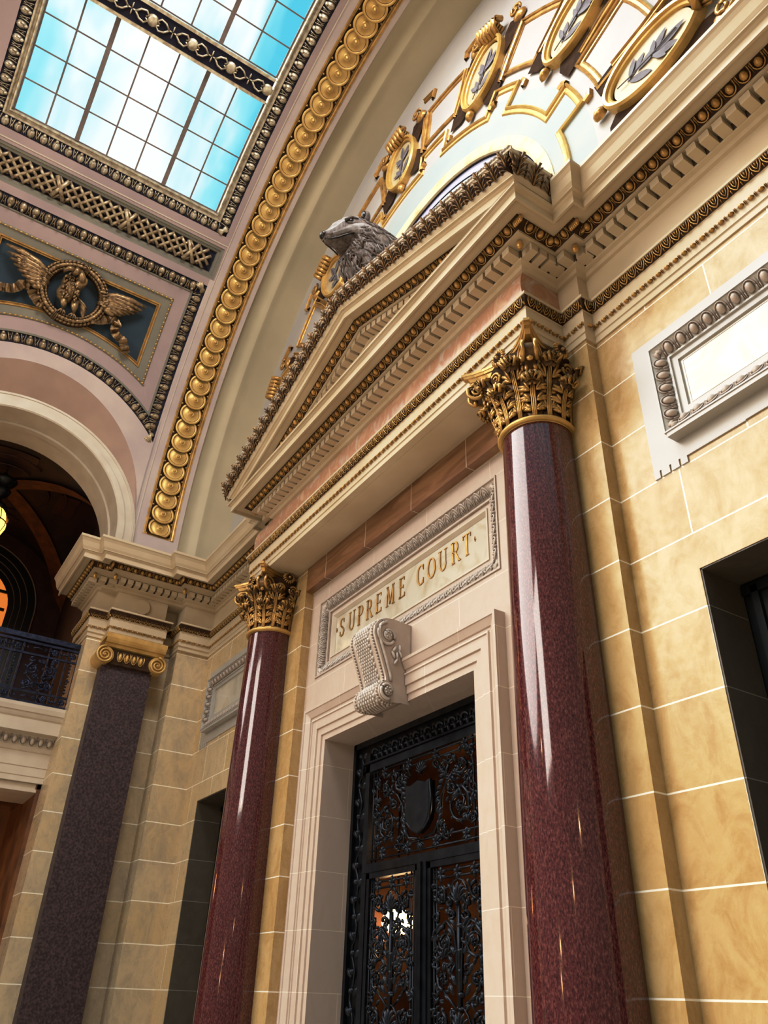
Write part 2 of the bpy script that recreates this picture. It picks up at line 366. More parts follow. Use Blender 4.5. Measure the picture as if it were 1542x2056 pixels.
tag(mb.build('wall_center', 'pink_stone'), 'pinkish smooth stone wall around the lettered tablet and gate', 'wall', kind='structure')
tag(MB().box(-4.27, -3.1704, 3.884, 4.3, -1.5, 5.0).build('trim_1', 'ashlar_plain'), 'golden block pilaster strip behind the right red column', 'pilaster', kind='structure')
tag(MB().box(-9.27, -8.2025, 3.884, 4.3, -1.5, 5.0).build('trim_2', 'ashlar_plain'), 'golden block pilaster strip behind the left red column', 'pilaster', kind='structure')
mb = MB(); jx = [-8.2025, -7.70, -6.75, -5.80, -4.838, -4.27]
mb.box(-8.2025, -4.27, 3.886, 4.2, 4.461, 4.86)
for x in jx[1:-1]: mb.box(x - .004, x + .004, 3.8845, 3.9, 4.459, 4.83, mi=1); mb.box(x - .004, x + .004, 3.885, 4.0, 4.4595, 4.47, mi=1)
mb.box(-8.2025, -4.27, 3.985, 4.0, 4.452, 4.461, mi=1)
tag(mb.build('trim_3', ['brown_marble', 'fascia_white']), 'band of veined brown marble blocks under the pediment soffit', 'lintel', kind='structure')
# side wall, with the tall arched opening on its left
mb = MB(); mb.box(-13.2, -12.0296, 3.469, 4.4, -1.5, 5.0); mb.box(-13.2, -12.42, 2.345, 3.469, -1.5, 5.0)
mb.box(-12.66, -12.3, 2.07, 2.345, -1.5, 5.0); mb.box(-13.2, -12.42, 2.075, 2.40, -1.5, 5.0)
mb.box(-13.2, -12.3, -2.8, -1.57, -1.5, 5.0)
tag(mb.build('wall_side', 'ashlar_side'), 'grey beige limestone side wall with stepped corner piers', 'wall', kind='structure')

# ---------------------------------------------------------------- classical entablature swept along the plan
PL = [(-13.3, 2.07), (-12.31, 2.07), (-12.31, 2.36), (-12.13, 2.36), (-12.13, 3.20), (-12.42, 3.20), (-12.42, 3.469), (-12.0, 3.469), (-12.0, 4.0),
      (-9.27, 4.0), (-9.27, 3.884), (-9.055, 3.884), (-9.055, 3.4537), (-3.4133, 3.4537), (-3.4133, 3.884), (-3.1704, 3.884), (-3.1704, 4.0), (2.2, 4.0)]
# upper cornice: no recess on the side wall; the pediment block measured narrower at its left end
PC = [(-13.3, 2.07), (-12.31, 2.07), (-12.31, 2.36), (-12.16, 2.36), (-12.16, 3.469), (-12.0, 3.469), (-12.0, 4.0),
      (-8.8, 4.0), (-8.8, 3.884), (-8.55, 3.884), (-8.55, 3.4537), (-3.4133, 3.4537), (-3.4133, 3.884), (-3.1704, 3.884), (-3.1704, 4.0), (2.2, 4.0)]
def seg_n(P, i):
    dx, dy = P[i + 1][0] - P[i][0], P[i + 1][1] - P[i][1]; l = hypot(dx, dy); return dy / l, -dx / l
def dX(d): return d + .27 * min(1, max(0, d) / .24)
def off(P, i, d):
    x, y = P[i]; ns = []
    if i > 0: ns.append(seg_n(P, i - 1))
    if i < len(P) - 1: ns.append(seg_n(P, i))
    ox = oy = 0; sx = [n for n in ns if abs(n[0]) > .5]; sy = [n for n in ns if abs(n[1]) > .5]
    if sx: ox = sx[0][0] * (dX(d) if x < -11 else d)
    if sy: oy = sy[0][1] * d
    return x + ox, y + oy
def sweep(mb, P, i0, i1, prof, mi=0, smooth=False, capends=True):
    G = [[(*off(P, i, d), z) for d, z in prof] for i in range(i0, i1 + 1)]
    return mb.grid(G, mi, smooth)
def bandseg(mb, P, i, d0, z0, d1, z1, unit, pitch, dep, mi=0, smooth=True, inset=0.0):
    a = off(P, i, d0); b = off(P, i + 1, d0); n = seg_n(P, i); L = hypot(b[0] - a[0], b[1] - a[1])
    if L < pitch * .6: return
    t = ((b[0] - a[0]) / L, (b[1] - a[1]) / L); h = hypot(d1 - d0, z1 - z0); sd, sz = (d1 - d0) / h, (z1 - z0) / h
    def F(u, v, w):
        o = v * sd + w * sz
        return (a[0] + t[0] * u + n[0] * o, a[1] + t[1] * u + n[1] * o, z0 + v * sz - w * sd)
    band(mb, [(0, 0), (L, 0)], F, unit, pitch, h, dep, mi, smooth, inset=inset)

ARCH = [(-.3, 4.807), (0.014, 4.807), (0.014, 4.868), (.018, 4.872), (.026, 4.874), (.026, 4.942), (.030, 4.946), (.044, 4.966), (.044, 5.094), (.050, 5.100), (.086, 5.196), (.094, 5.200), (.094, 5.226), (0.0, 5.236)]
FRZ = [(0.0, 5.236), (0.0, 5.602)]
CORN1 = [(0.0, 5.600), (.03, 5.606), (.05, 5.630), (.085, 5.638), (.095, 5.645), (.095, 5.737), (.24, 5.740), (.243, 5.756), (.325, 5.822), (.44, 5.822), (.445, 5.776), (.466, 5.776), (.466, 5.862)]
CORN2 = [(.466, 5.862), (.476, 5.868), (.49, 5.882), (.512, 5.884), (.514, 5.896), (.520, 5.905)]
SIMA = [(.520, 5.905), (.535, 5.93), (.548, 5.97), (.56, 6.01), (.582, 6.045), (.592, 6.055), (.600, 6.062), (.600, 6.10), (-.1, 6.12)]

def ornaments(P, idx, parent, names=('leaf_band', 'bead_band'), gold='gold', which='arch'):
    if which == 'arch':
        a = MB(); b = MB()
        for i in idx:
            bandseg(a, P, i, .052, 5.102, .086, 5.194, U_water, .088, .026)
            bandseg(b, P, i, .030, 4.938, .038, 4.978, U_bead, .083, .030)
        g = MB()
        for i in idx:
            q = [(*off(P, i, .0525), 5.102), (*off(P, i + 1, .0525), 5.102), (*off(P, i + 1, .0875), 5.195), (*off(P, i, .0875), 5.195)]
            g.add(q, [(0, 1, 2, 3)], None, 0, False)
        g.build('leaf_band_ground', 'umber', parent)
        a.build('leaf_band', 'bronze' if gold == 'bronze' else 'gold', parent); b.build('bead_band', gold, parent)
    else:
        a = MB(); c = MB(); g = MB()
        for i in idx:
            bandseg(a, P, i, .250, 5.760, .325, 5.820, U_egg, .12, .045, inset=.03)
            bandseg(c, P, i, .095, 5.648, .0951, 5.728, U_dentil, .12, .125, smooth=False)
            q = [(*off(P, i, .245), 5.757), (*off(P, i + 1, .245), 5.757), (*off(P, i + 1, .328), 5.8212), (*off(P, i, .328), 5.8212)]
            g.add(q, [(0, 1, 2, 3)], None, 0, False)
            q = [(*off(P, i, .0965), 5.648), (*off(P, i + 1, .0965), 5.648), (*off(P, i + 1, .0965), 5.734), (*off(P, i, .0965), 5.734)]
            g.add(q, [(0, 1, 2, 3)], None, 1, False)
        g.build('egg_band_ground', ['umber', 'dark_line'], parent); a.build('egg_band', gold, parent); c.build('dentil_band', 'cream', parent)

def corner_buds(mb, P, ids):
    for i in ids:
        x, y = off(P, i, .17); V, F = ell(0, 0, 0, .034, .034, .055, full=True)
        mb.add([(x + a, y + b, 5.685 - c) for a, b, c in V], F)
        x, y = off(P, i, .295)
        for k in range(-2, 3):
            V, F = ell(0, 0, 0, .022, .022, .05, full=True, n=6)
            mb.add([(x + a + k * .018, y + b - abs(k) * .004 * 0, 5.785 - c) for a, b, c in V], F)

# side + left wall entablature (one run), right wall run
def run(name, ia, ib, ja, jb, label, gold, arch_idx, corn_idx, buds, mats='cream'):
    mb = MB(); sweep(mb, PL, ia, ib, ARCH); sweep(mb, PL, ia, ib, FRZ)
    if ia == 0: mb.box(-13.25, -12.13, 2.075, 3.52, 5.602, 6.0); mb.box(-13.2, -12.05, 3.0, 4.1, 5.7, 6.05)
    sweep(mb, PC, ja, jb, CORN1); sweep(mb, PC, ja, jb, CORN2); sweep(mb, PC, ja, jb, SIMA, smooth=False)
    o = tag(mb.build(name, mats), label, 'cornice', kind='structure')
    ornaments(PL, arch_idx, o, gold=gold); ornaments(PC, corn_idx, o, gold=gold, which='corn')
    for q in buds: b = MB(); corner_buds(b, PC, (q,)); b.build('corner_bud', gold, o)
    return o
side = run('trim_4', 0, 11, 0, 9, 'cream cornice with gilded bands turning along the side wall to the left column', 'gold', range(0, 11), range(0, 9), (1, 3, 5))
mb = MB(); V = []; n = 32      # plain round boss on the pilaster's frieze block
for k in range(n): V.append((-12.13, 2.779 + .125 * cos(2 * pi * k / n), 5.431 + .125 * sin(2 * pi * k / n)))
V += [(x + .035, y, z) for x, y, z in V]
mb.add(V, [tuple(range(n, 2 * n))] + [(k, (k + 1) % n, n + (k + 1) % n, n + k) for k in range(n)], None, 0, False)
mb.build('round_boss', 'cream', side)
right = run('trim_5', 14, 17, 12, 15, 'cream cornice with gilded bands above the golden wall at right', 'gold', (14, 15, 16), (12, 13, 14), (13,))

# ---------------------------------------------------------------- pediment with its own entablature
ped = empty('pediment', (-6.2, 3.8, 4.8), 'wide cream pediment crested with gilded acanthus leaves, carried by the two red columns', 'pediment')
mb = MB(); sweep(mb, PL, 11, 14, ARCH); mb.box(-9.0, -3.46, 3.46, 3.95, 4.808, 5.22)
mb.box(-8.3, -4.2, 3.52, 3.84, 4.800, 4.812, mi=0)
o = mb.build('architrave', 'cream', ped); ornaments(PL, (11, 12, 13), o, gold='gold')
# swelling marble frieze
mb = MB(); prof = [(.085 * sin(pi * k / 10) ** .8 if 0 < k < 10 else 0, 5.236 + (5.602 - 5.236) * k / 10) for k in range(11)]
prof = [(d * .4, z) for d, z in prof]
mb.grid([[(x, 3.4537 - d, z) for d, z in prof] for x in (-9.055, -8, -7, -6, -5, -3.4133)], smooth=True)
mb.grid([[(-3.4133, y, z) for z in (5.236, 5.602)] for y in (3.4537, 3.9)], smooth=False)
mb.grid([[(-9.055, y, z) for z in (5.236, 5.602)] for y in (3.4537, 3.9)], smooth=False)
for x_ in (-9.055, -3.4133): mb.add([(x_, 3.4537 - d, z) for d, z in prof], [tuple(range(11))], None, 0, False)
mb.build('frieze', 'frieze', ped)
mb = MB(); sweep(mb, PC, 9, 12, CORN1); sweep(mb, PC, 9, 12, CORN2)
sweep(mb, PC, 9, 12, [(.514, 5.897), (.0, 5.93)])
o = mb.build('horizontal_cornice', 'cream', ped); ornaments(PC, (9, 10, 11), o, which='corn')
b = MB(); corner_buds(b, PC, (11,)); b.build('corner_bud', 'gold', o)
# raking cornice
AX = -5.98
def rz(x): return 1.20 - .353 * abs(x - AX)
xl, xr = -8.55, -3.4133
RK = [(d, z) for d, z in CORN1] + CORN2[1:] + [(.535, 5.93), (.545, 5.99), (.56, 6.04), (.585, 6.09), (.600, 6.10), (.600, 6.145), (.50, 6.155), (-.1, 6.02)]
mb = MB()
def rake_col(k, d, z):
    x = (xl - d, AX, xr + d)[k]; return (x, 3.4537 - d, z + rz(x))
mb.grid([[rake_col(k, d, z) for d, z in RK] for k in range(3)], smooth=False)
def side_ret(x_sign, d, z):   # profile returned along the right flank
    return None
# right-hand return of the crest
RS = [(.466, 5.862)] + CORN2[1:] + [(.535, 5.93), (.545, 5.99), (.56, 6.04), (.585, 6.09), (.600, 6.10), (.600, 6.145), (.0, 6.15)]
for (bx, sg) in ((xr, 1), (xl, -1)):
    mb.grid([[(bx + sg * d, (3.4537 - d) if k == 0 else 3.60, z + .06) for d, z in RS] for k in range(2)], smooth=False)
mb.box(-8.5, -3.45, 3.47, 3.9, 5.58, 5.9)
mb.build('raking_cornice', 'cream', ped)
mb = MB(); mb.add([(-8.6, 3.45, 5.9), (-3.4, 3.45, 5.9), (-5.98, 3.45, 7.05)], [(0, 1, 2)], None, 0, False)
mb.add([(-8.9, 3.60, 5.9), (-3.05, 3.60, 5.9), (-5.98, 3.60, 7.15)], [(0, 1, 2)], None, 0, False)
mb.build('tympanum', 'brown_marble', ped)
def Frake(d0, z0, d1, z1):
    h = hypot(d1 - d0, z1 - z0); sd, sz = (d1 - d0) / h, (z1 - z0) / h
    def F(x, v, w):
        o = d0 + v * sd + w * sz; return (x, 3.4537 - o, z0 + v * sz - w * sd + rz(x))
    return F, h
def rk(unit, pitch, d0, z0, d1, z1, dep, name, m, xa, xb, smooth=True):
    F, h = Frake(d0, z0, d1, z1); mb = MB()
    band(mb, [(xa, 0), (AX, 0)], F, unit, pitch, h, dep, 0, smooth); band(mb, [(AX, 0), (xb, 0)], F, unit, pitch, h, dep, 0, smooth)
    return mb
rk(U_egg, .12, .250, 5.760, .325, 5.820, .045, '', '', -8.75, -3.2).build('raking_egg_band', 'gold', ped)
rk(U_dentil, .12, .095, 5.648, .0951, 5.728, .125, '', '', -8.45, -3.5, False).build('raking_dentil_band', 'cream', ped)
mb = rk(U_acanthus, .168, .535, 5.925, .585, 6.125, .07, '', '', -9.12, -2.84)
def Fret(a, v, w): return (-2.89 + v * .25 + w, a, 5.985 + v - w * .2)
band(mb, [(2.87, 0), (3.60, 0)], Fret, U_acanthus, .168, .20, .07)
mb.build('acanthus_crest', 'crest_gold', ped)
mb = MB()
F, h = Frake(.528, 5.918, .598, 6.142)
for a_, b_ in ((-9.14, AX), (AX, -2.82)):
    mb.add([F(a_, 0, 0), F(b_, 0, 0), F(b_, h, 0), F(a_, h, 0)], [(0, 1, 2, 3)], None, 0, False)
F, h = Frake(.245, 5.757, .328, 5.822)
for a_, b_ in ((-8.8, AX), (AX, -3.15)):
    mb.add([F(a_, 0, .002), F(b_, 0, .002), F(b_, h, .002), F(a_, h, .002)], [(0, 1, 2, 3)], None, 0, False)
mb.add([Fret(2.85, 0, -.01), Fret(3.6, 0, -.01), Fret(3.6, .205, -.01), Fret(2.85, .205, -.01)], [(0, 1, 2, 3)], None, 0, False)
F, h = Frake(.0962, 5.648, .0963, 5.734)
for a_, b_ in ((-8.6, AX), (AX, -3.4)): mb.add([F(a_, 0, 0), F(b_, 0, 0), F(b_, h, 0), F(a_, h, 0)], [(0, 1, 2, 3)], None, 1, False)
mb.build('crest_ground', ['umber', 'dark_line'], ped)
# ragged top edge of white-tipped leaves
mb = MB()
for s0, s1 in ((-9.12, AX), (AX, -2.82)):
    n = int(abs(s1 - s0) / .045)
    for k in range(n):
        x = s0 + (s1 - s0) * (k + .5) / n; z = 6.140 + rz(x)
        V, Fq = ell(0, 0, 0, .030, .030, .006 + .012 * random.random(), k=2, n=6, full=True); mb.add([(x + a, 2.862 + b_, z + c) for a, b_, c in V], Fq)
mb.build('crest_edge', 'carved_white', ped)

# ---------------------------------------------------------------- red columns with corinthian capitals
def lathe(mb, prof, cx, cy, n=48, mi=0, smooth=True, z0=0):
    mb.grid([[(cx + r * cos(2 * pi * k / n), cy + r * sin(2 * pi * k / n), z0 + z) for k in range(n)] for r, z in prof], mi, smooth, closed=True)

def spiral(cx, cy, r0, r1, turns, a0, sgn=1, n=28, w=0.0, pw=1.0):
    return [(cx + (r0 + (r1 - r0) * (k / n) ** pw) * cos(a0 + sgn * 2 * pi * turns * k / n), cy + (r0 + (r1 - r0) * (k / n) ** pw) * sin(a0 + sgn * 2 * pi * turns * k / n), w) for k in range(n + 1)]

def acanthus3d(H, W, r0, flare, curl):
    """one capital leaf standing at angle 0: returns builder with dark blade (0) and gilded ribs (1)"""
    mb = MB(); nt, ns = 12, 8; P = []
    def cl(t):      # centre line radius and height
        if t < .78: q = t / .78; return r0 + .02 + flare * q ** 2.2, H * .92 * q
        q = (t - .78) / .22; a = q * pi * .95
        return r0 + .02 + flare + curl * sin(a) * .9, H * .92 + curl * (.55 * sin(a)) - curl * .75 * (1 - cos(a)) * .5
    for i in range(nt + 1):
        t = i / nt; r, z = cl(t); w = W * (.55 + .45 * sin(pi * min(1, t * 1.05) ** 1.2)) * (1 + .10 * cos(t * 9 * pi)) * (1 if t < .92 else 1 - (t - .92) * 3.2)
        row = []
        for j in range(ns + 1):
            s = j / ns * 2 - 1; y = s * w / 2
            rr = r - .045 * s * s + .010 * cos(s * 3 * pi); row.append((sqrt(max(rr * rr - y * y, .01)), y, z + .01 * (1 - s * s)))
        P.append(row)
    mb.grid(P, 0, True)
    def onleaf(t, s, o=.008):
        r, z = cl(t); w = W * (.55 + .45 * sin(pi * min(1, t * 1.05) ** 1.2)) * (1 if t < .92 else 1 - (t - .92) * 3.2); y = s * w / 2
        rr = r - .045 * s * s + o; return (sqrt(max(rr * rr - y * y, .01)), y, z)
    for s in (-.16, 0, .16):
        V, F = tube([onleaf(t, s * (1 - t * .5), .012) for t in (0, .2, .4, .6, .78, .9)], [.009, .010, .009, .008, .009, .010], 5); mb.add(V, F, None, 1)
    for sg in (-1, 1):
        for t0 in (.14, .36, .58, .76):
            for dt, ss, rr in ((.03, .60, .016), (.08, .95, .019), (.15, .98, .018), (.17, .58, .014)):
                a = onleaf(t0, sg * .22, .012); m_ = onleaf(t0 + dt * .6, sg * (.22 + ss) / 2, .02); e = onleaf(min(.97, t0 + dt), sg * ss, .022)
                V, F = tube([a, m_, e], [rr * .5, rr, rr * .75], 5); mb.add(V, F, None, 1)
    for s in (-.8, -.4, 0, .4, .8):      # fluted tip
        V, F = tube([onleaf(.80, s, .012), onleaf(.89, s, .016), onleaf(.97, s * .9, .014)], [.014, .023, .020], 5); mb.add(V, F, None, 1)
    return mb

def rosette(R):
    mb = MB(); n = 16
    for k in range(n):
        a = 2 * pi * k / n; V, F = ell(R * .68, 0, 0, R * .34, R * .13, .030, k=2); mb.add([(x * cos(a) - y * sin(a), x * sin(a) + y * cos(a), z) for x, y, z in V], F, None, 1)
    V, F = tube([(R * .42 * cos(2 * pi * k / 12), R * .42 * sin(2 * pi * k / 12), .02) for k in range(12)], .012, 5, closed=True); mb.add(V, F, None, 0)
    V, F = ell(0, 0, 0, R * .26, R * .26, .05); mb.add(V, F, None, 1)
    return mb
LEAF1 = acanthus3d(.34, .245, .285, .085, .080); LEAF2 = acanthus3d(.54, .245, .275, .12, .090)
CAPZ = 4.015
def column(cx, label):
    cy = 3.745
    col = empty('red_column', (cx, cy, -1.5), label, 'column', 'polished red granite columns')
    mb = MB(); H = CAPZ + 1.06
    prof = []
    for k in range(25):
        t = k / 24; prof.append((.334 - .046 * t ** 1.7, -1.06 + H * t))
    lathe(mb, prof, cx, cy, 64); mb.build('shaft', 'granite', col)
    mb = MB(); lathe(mb, [(.40, -1.24), (.44, -1.2), (.40, -1.15), (.37, -1.13), (.37, -1.10), (.385, -1.08), (.34, -1.05)], cx, cy, 48)
    mb.box(cx - .46, cx + .46, cy - .46, cy + .46, -1.5, -1.23); mb.build('base', 'fascia_white', col)
    # the capital is built in its own coordinates around z = CAPZ
    cap = MB()
    lathe(cap, [(.268, 0), (.262, .30), (.272, .50), (.30, .62), (.36, .705), (.10, .71)], cx, cy, 32, 0, z0=CAPZ)
    co = cap.build('capital', ['umber', 'gold'], col)
    ring = MB(); V, F = tube([(cx + .305 * cos(2 * pi * k / 48), cy + .305 * sin(2 * pi * k / 48), CAPZ - .005) for k in range(48)], .024, 8, closed=True); ring.add(V, F)
    lathe(ring, [(.29, -.03), (.315, .0), (.30, .03)], cx, cy, 48, z0=CAPZ); ring.build('neck_ring', 'gold_pale', co)
    # abacus with concave sides
    ab = MB(); pts = []; hw, dip = .455, .165
    for q in range(4):
        a = q * pi / 2
        for k in range(11):
            s = -1 + 2 * k / 10; u = s * (hw - .035); v = hw - dip * (1 - s * s) ** 1.0
            if k == 0: pts.append((u * cos(a) + (hw) * sin(a) * 1, 0)) if False else None
            x, y = (v * cos(a) - u * sin(a), v * sin(a) + u * cos(a)); pts.append((x, y))
    prof = [(.80, .700), (.86, .703), (.895, .735), (.905, .745), (.955, .750), (.975, .775), (1.0, .778), (1.0, .805), (.3, .806)]
    ab.grid([[(cx + x * s, cy + y * s, CAPZ + z) for x, y in pts] for s, z in [(.5, .70)] + prof], 0, False, closed=True)
    ab.build('abacus', 'gold', co)
    for (lf, n, a0, nm) in ((LEAF1, 8, 0, 'acanthus_leaf'), (LEAF2, 8, pi / 8, 'acanthus_leaf')):
        for k in range(n):
            a = a0 + k * 2 * pi / n; L_ = MB()
            L_.v = [(cx + x * cos(a) - y * sin(a), cy + x * sin(a) + y * cos(a), CAPZ + .01 + z) for x, y, z in lf.v]; L_.f = lf.f; L_.m = lf.m; L_.sm = lf.sm
            L_.build(nm, ['leaf_brown', 'gold'], co)
    # corner volutes and inner helices
    for q in range(4):
        a = pi / 4 + q * pi / 2; vo = MB()
        for sd in (-1, 1):
            # spiral ribbon in the vertical plane through the diagonal, slightly splayed
            pts2 = [(.27, .36), (.29, .46), (.33, .56), (.40, .645)] + [(p[0], p[1]) for p in spiral(.478, .560, .098, .012, 1.9, 1.9, -1, 26)]
            P3 = []
            for (r, z) in pts2:
                y = sd * (.052 + max(0, .47 - r) * .42); P3.append((cx + r * cos(a) - y * sin(a), cy + r * sin(a) + y * cos(a), CAPZ + z))
            V, F = tube(P3, [.016] * 4 + [.019 - .007 * k / 26 for k in range(27)], 6); vo.add(V, F, None, 1)
        # web between the paired spirals
        G = []
        for (r, z) in [(.30, .45), (.35, .56), (.42, .632), (.50, .640), (.553, .58), (.545, .52), (.50, .48), (.44, .492)]:
            G.append([(cx + r * cos(a) - y * sin(a), cy + r * sin(a) + y * cos(a), CAPZ + z) for y in (-.045, -.02, .02, .045)])
        vo.grid(G, 0, True)
        for zz, rr in ((.47, .50),):
            V, F = ell(0, 0, 0, .020, .032, .03, full=True, n=6); vo.add([(cx + (rr + x) * cos(a) - y * sin(a), cy + (rr + x) * sin(a) + y * cos(a), CAPZ + zz + z) for x, y, z in V], F, None, 1)
        vo.build('corner_volute', ['leaf_brown', 'gold'], co)
        b = q * pi / 2
        he = MB()
        for sd in (-1, 1):
            pts2 = [(sd * .20, .38), (sd * .19, .48), (sd * .155, .57)] + [(sd * x, z) for x, z, _ in spiral(.085, .560, .062, .010, 1.7, .5, 1, 22)]
            P3 = []
            for (y, z) in pts2:
                r = .315 + (z - .45) * .20; P3.append((cx + r * cos(b) - y * sin(b), cy + r * sin(b) + y * cos(b), CAPZ + z))
            V, F = tube(P3, [.013] * 3 + [.016 - .006 * k / 22 for k in range(23)], 6); he.add(V, F, None, 1)
            for k, (yy, z0, z1) in enumerate(((.23, .34, .52), (.14, .36, .50), (.27, .30, .44))):
                for t in range(4):
                    z = z0 + (z1 - z0) * t / 3; V, F = ell(0, 0, 0, .014, .020, .032, full=True, n=6)
                    he.add([(cx + (.315 + .2 * (z - .4) + x) * cos(b) - (sd * yy + y) * sin(b), cy + (.315 + .2 * (z - .4) + x) * sin(b) + (sd * yy + y) * cos(b), CAPZ + z + zz) for x, y, zz in V], F, None, 1)
        he.build('helix', ['umber', 'gold'], co)
        ro = rosette(.088); r = .365
        ro.v = [(cx + (r + z) * cos(b) - x * sin(b), cy + (r + z) * sin(b) + x * cos(b), CAPZ + .725 + y) for x, y, z in ro.v]
        ro.build('rosette', ['umber', 'gold'], co)
    return col
column(-3.71, 'polished red granite column with gilded leafy capital, the nearer one at right of the gate')
column(-8.84, 'polished red granite column with gilded leafy capital, the farther one at left of the gate')

# ---------------------------------------------------------------- brown pilaster with gilded ionic capital
ip = empty('ionic_pilaster', (-12.2, 2.74, -1.5), 'rough brown porphyry pilaster with a gilded scroll capital on the side wall', 'pilaster')
mb = MB(); mb.box(-12.42, -12.05, 2.345, 3.135, -1.5, 4.34); mb.build('shaft', 'porphyry', ip)
cap = MB(); Fi = Fs(-12.0)
cap.box(-12.42, -11.98, 2.40, 3.10, 4.33, 4.56, mi=1)
strip(cap, [(2.30, 4.62), (3.26, 4.62)], Fi, [(-.04, -.05), (-.02, .03), (.02, .05), (.03, .08), (.06, .10), (.10, .11), (.185, .03)], 0)
cap.box(-12.42, -11.90, 2.29, 3.27, 4.72, 4.80, mi=0)
co = cap.build('capital', ['gold_pale', 'umber'], ip)
mb = MB(); band(mb, [(2.52, 4.375), (2.96, 4.375)], Fs(-11.975), U_egg, .11, .16, .05); mb.build('egg_band', 'gold_pale', co)
for yc, sg in ((2.338, 1), (3.168, -1)):
    v = MB(); sp = [(y, z, .075) for y, z, _ in spiral(yc, 4.445, .138, .012, 2.6, pi / 2, sg, 44)]
    V, F = tube(sp, [.020 - .010 * k / 44 for k in range(45)], 6); v.add([Fi(*p) for p in V], F)
    n = 28; V = [Fi(yc + .135 * cos(2 * pi * k / n), 4.445 + .135 * sin(2 * pi * k / n), .055) for k in range(n)] + [Fi(yc + .135 * cos(2 * pi * k / n), 4.445 + .135 * sin(2 * pi * k / n), -.3) for k in range(n)]
    v.add(V, [tuple(range(n))] + [(k, (k + 1) % n, n + (k + 1) % n, n + k) for k in range(n)], None, 0, False)
    V, F = ell(yc, 4.445, .06, .022, .022, .04); v.add([Fi(*p) for p in V], F)
    v.build('scroll', 'gold_pale', co)

# ---------------------------------------------------------------- tablet with lettering, carved frame, door surround
F4 = Fw(4.0)
tf = MB()
x0, x1, z0, z1 = -7.9516, -4.561, 3.2653, 4.2227
rect = lambda a, b, c, d: [(a, c), (b, c), (b, d), (a, d)]
strip(tf, rect(x0, x1, z0, z1), F4, [(-.02, 0), (-.018, .014), (.0, .014), (.006, -.004), (.125, -.062), (.128, -.050), (.150, -.050), (.152, -.076)], closed=True)
for (fa_, fb_, fc_, fd_) in ((x0 + .1, -7.735, z0 + .1, z1 - .1), (-4.79, x1 - .1, z0 + .1, z1 - .1), (-7.735, -4.79, z0 + .1, 3.488), (-7.735, -4.79, 3.997, z1 - .1)): tf.add([(fa_, 4.076, fc_), (fb_, 4.076, fc_), (fb_, 4.076, fd_), (fa_, 4.076, fd_)], [(0, 1, 2, 3)], None, 1, False)
tfo = tag(tf.build('tablet_frame', ['carved', 'pink_stone']), 'recessed rectangular leaf-carved frame around the lettered marble tablet', 'frame')
mb = MB(); q = .012; SW = slant(U_water, .455, .0)
for (a, b) in (((x1 - q, z0 + .12), (x1 - q, z1 - .12)), ((x0 + q, z1 - .12), (x0 + q, z0 + .12)), ((x1 - .12, z1 - q), (x0 + .12, z1 - q)), ((x0 + .12, z0 + q), (x1 - .12, z0 + q))):
    band(mb, [a, b], F4, SW, .116, .115, .032)
for (cx_, cz_, an) in ((x0 + .06, z1 - .06, -.8), (x1 - .06, z1 - .06, .8), (x0 + .06, z0 + .06, .8), (x1 - .06, z0 + .06, -.8)):
    for k in range(3): V, F = ell(cx_, cz_, -.03, .016, .07, .03, rot=an + (k - 1) * .5, k=2, n=6); mb.add([F4(*p) for p in V], F)
mb.build('leaf_band', 'carved_white', tfo)
tb = empty('name_tablet', (-6.3, 4.1, 3.5), 'white veined marble tablet with gilded letters SUPREME COURT above the gate', 'tablet')
FT = Fw(4.076); mb = MB(); strip(mb, rect(-7.755, -4.78, 3.468, 4.015), FT, [(-.006, 0), (-.006, .012), (.012, .012), (.045, -.024), (.045, -.05)], closed=True); mb.build('border', 'fascia_white', tb)
mb = MB(); mb.box(-7.73, -4.80, 4.104, 4.12, 3.49, 3.995); mo = mb.build('marble_panel', 'marble', tb)

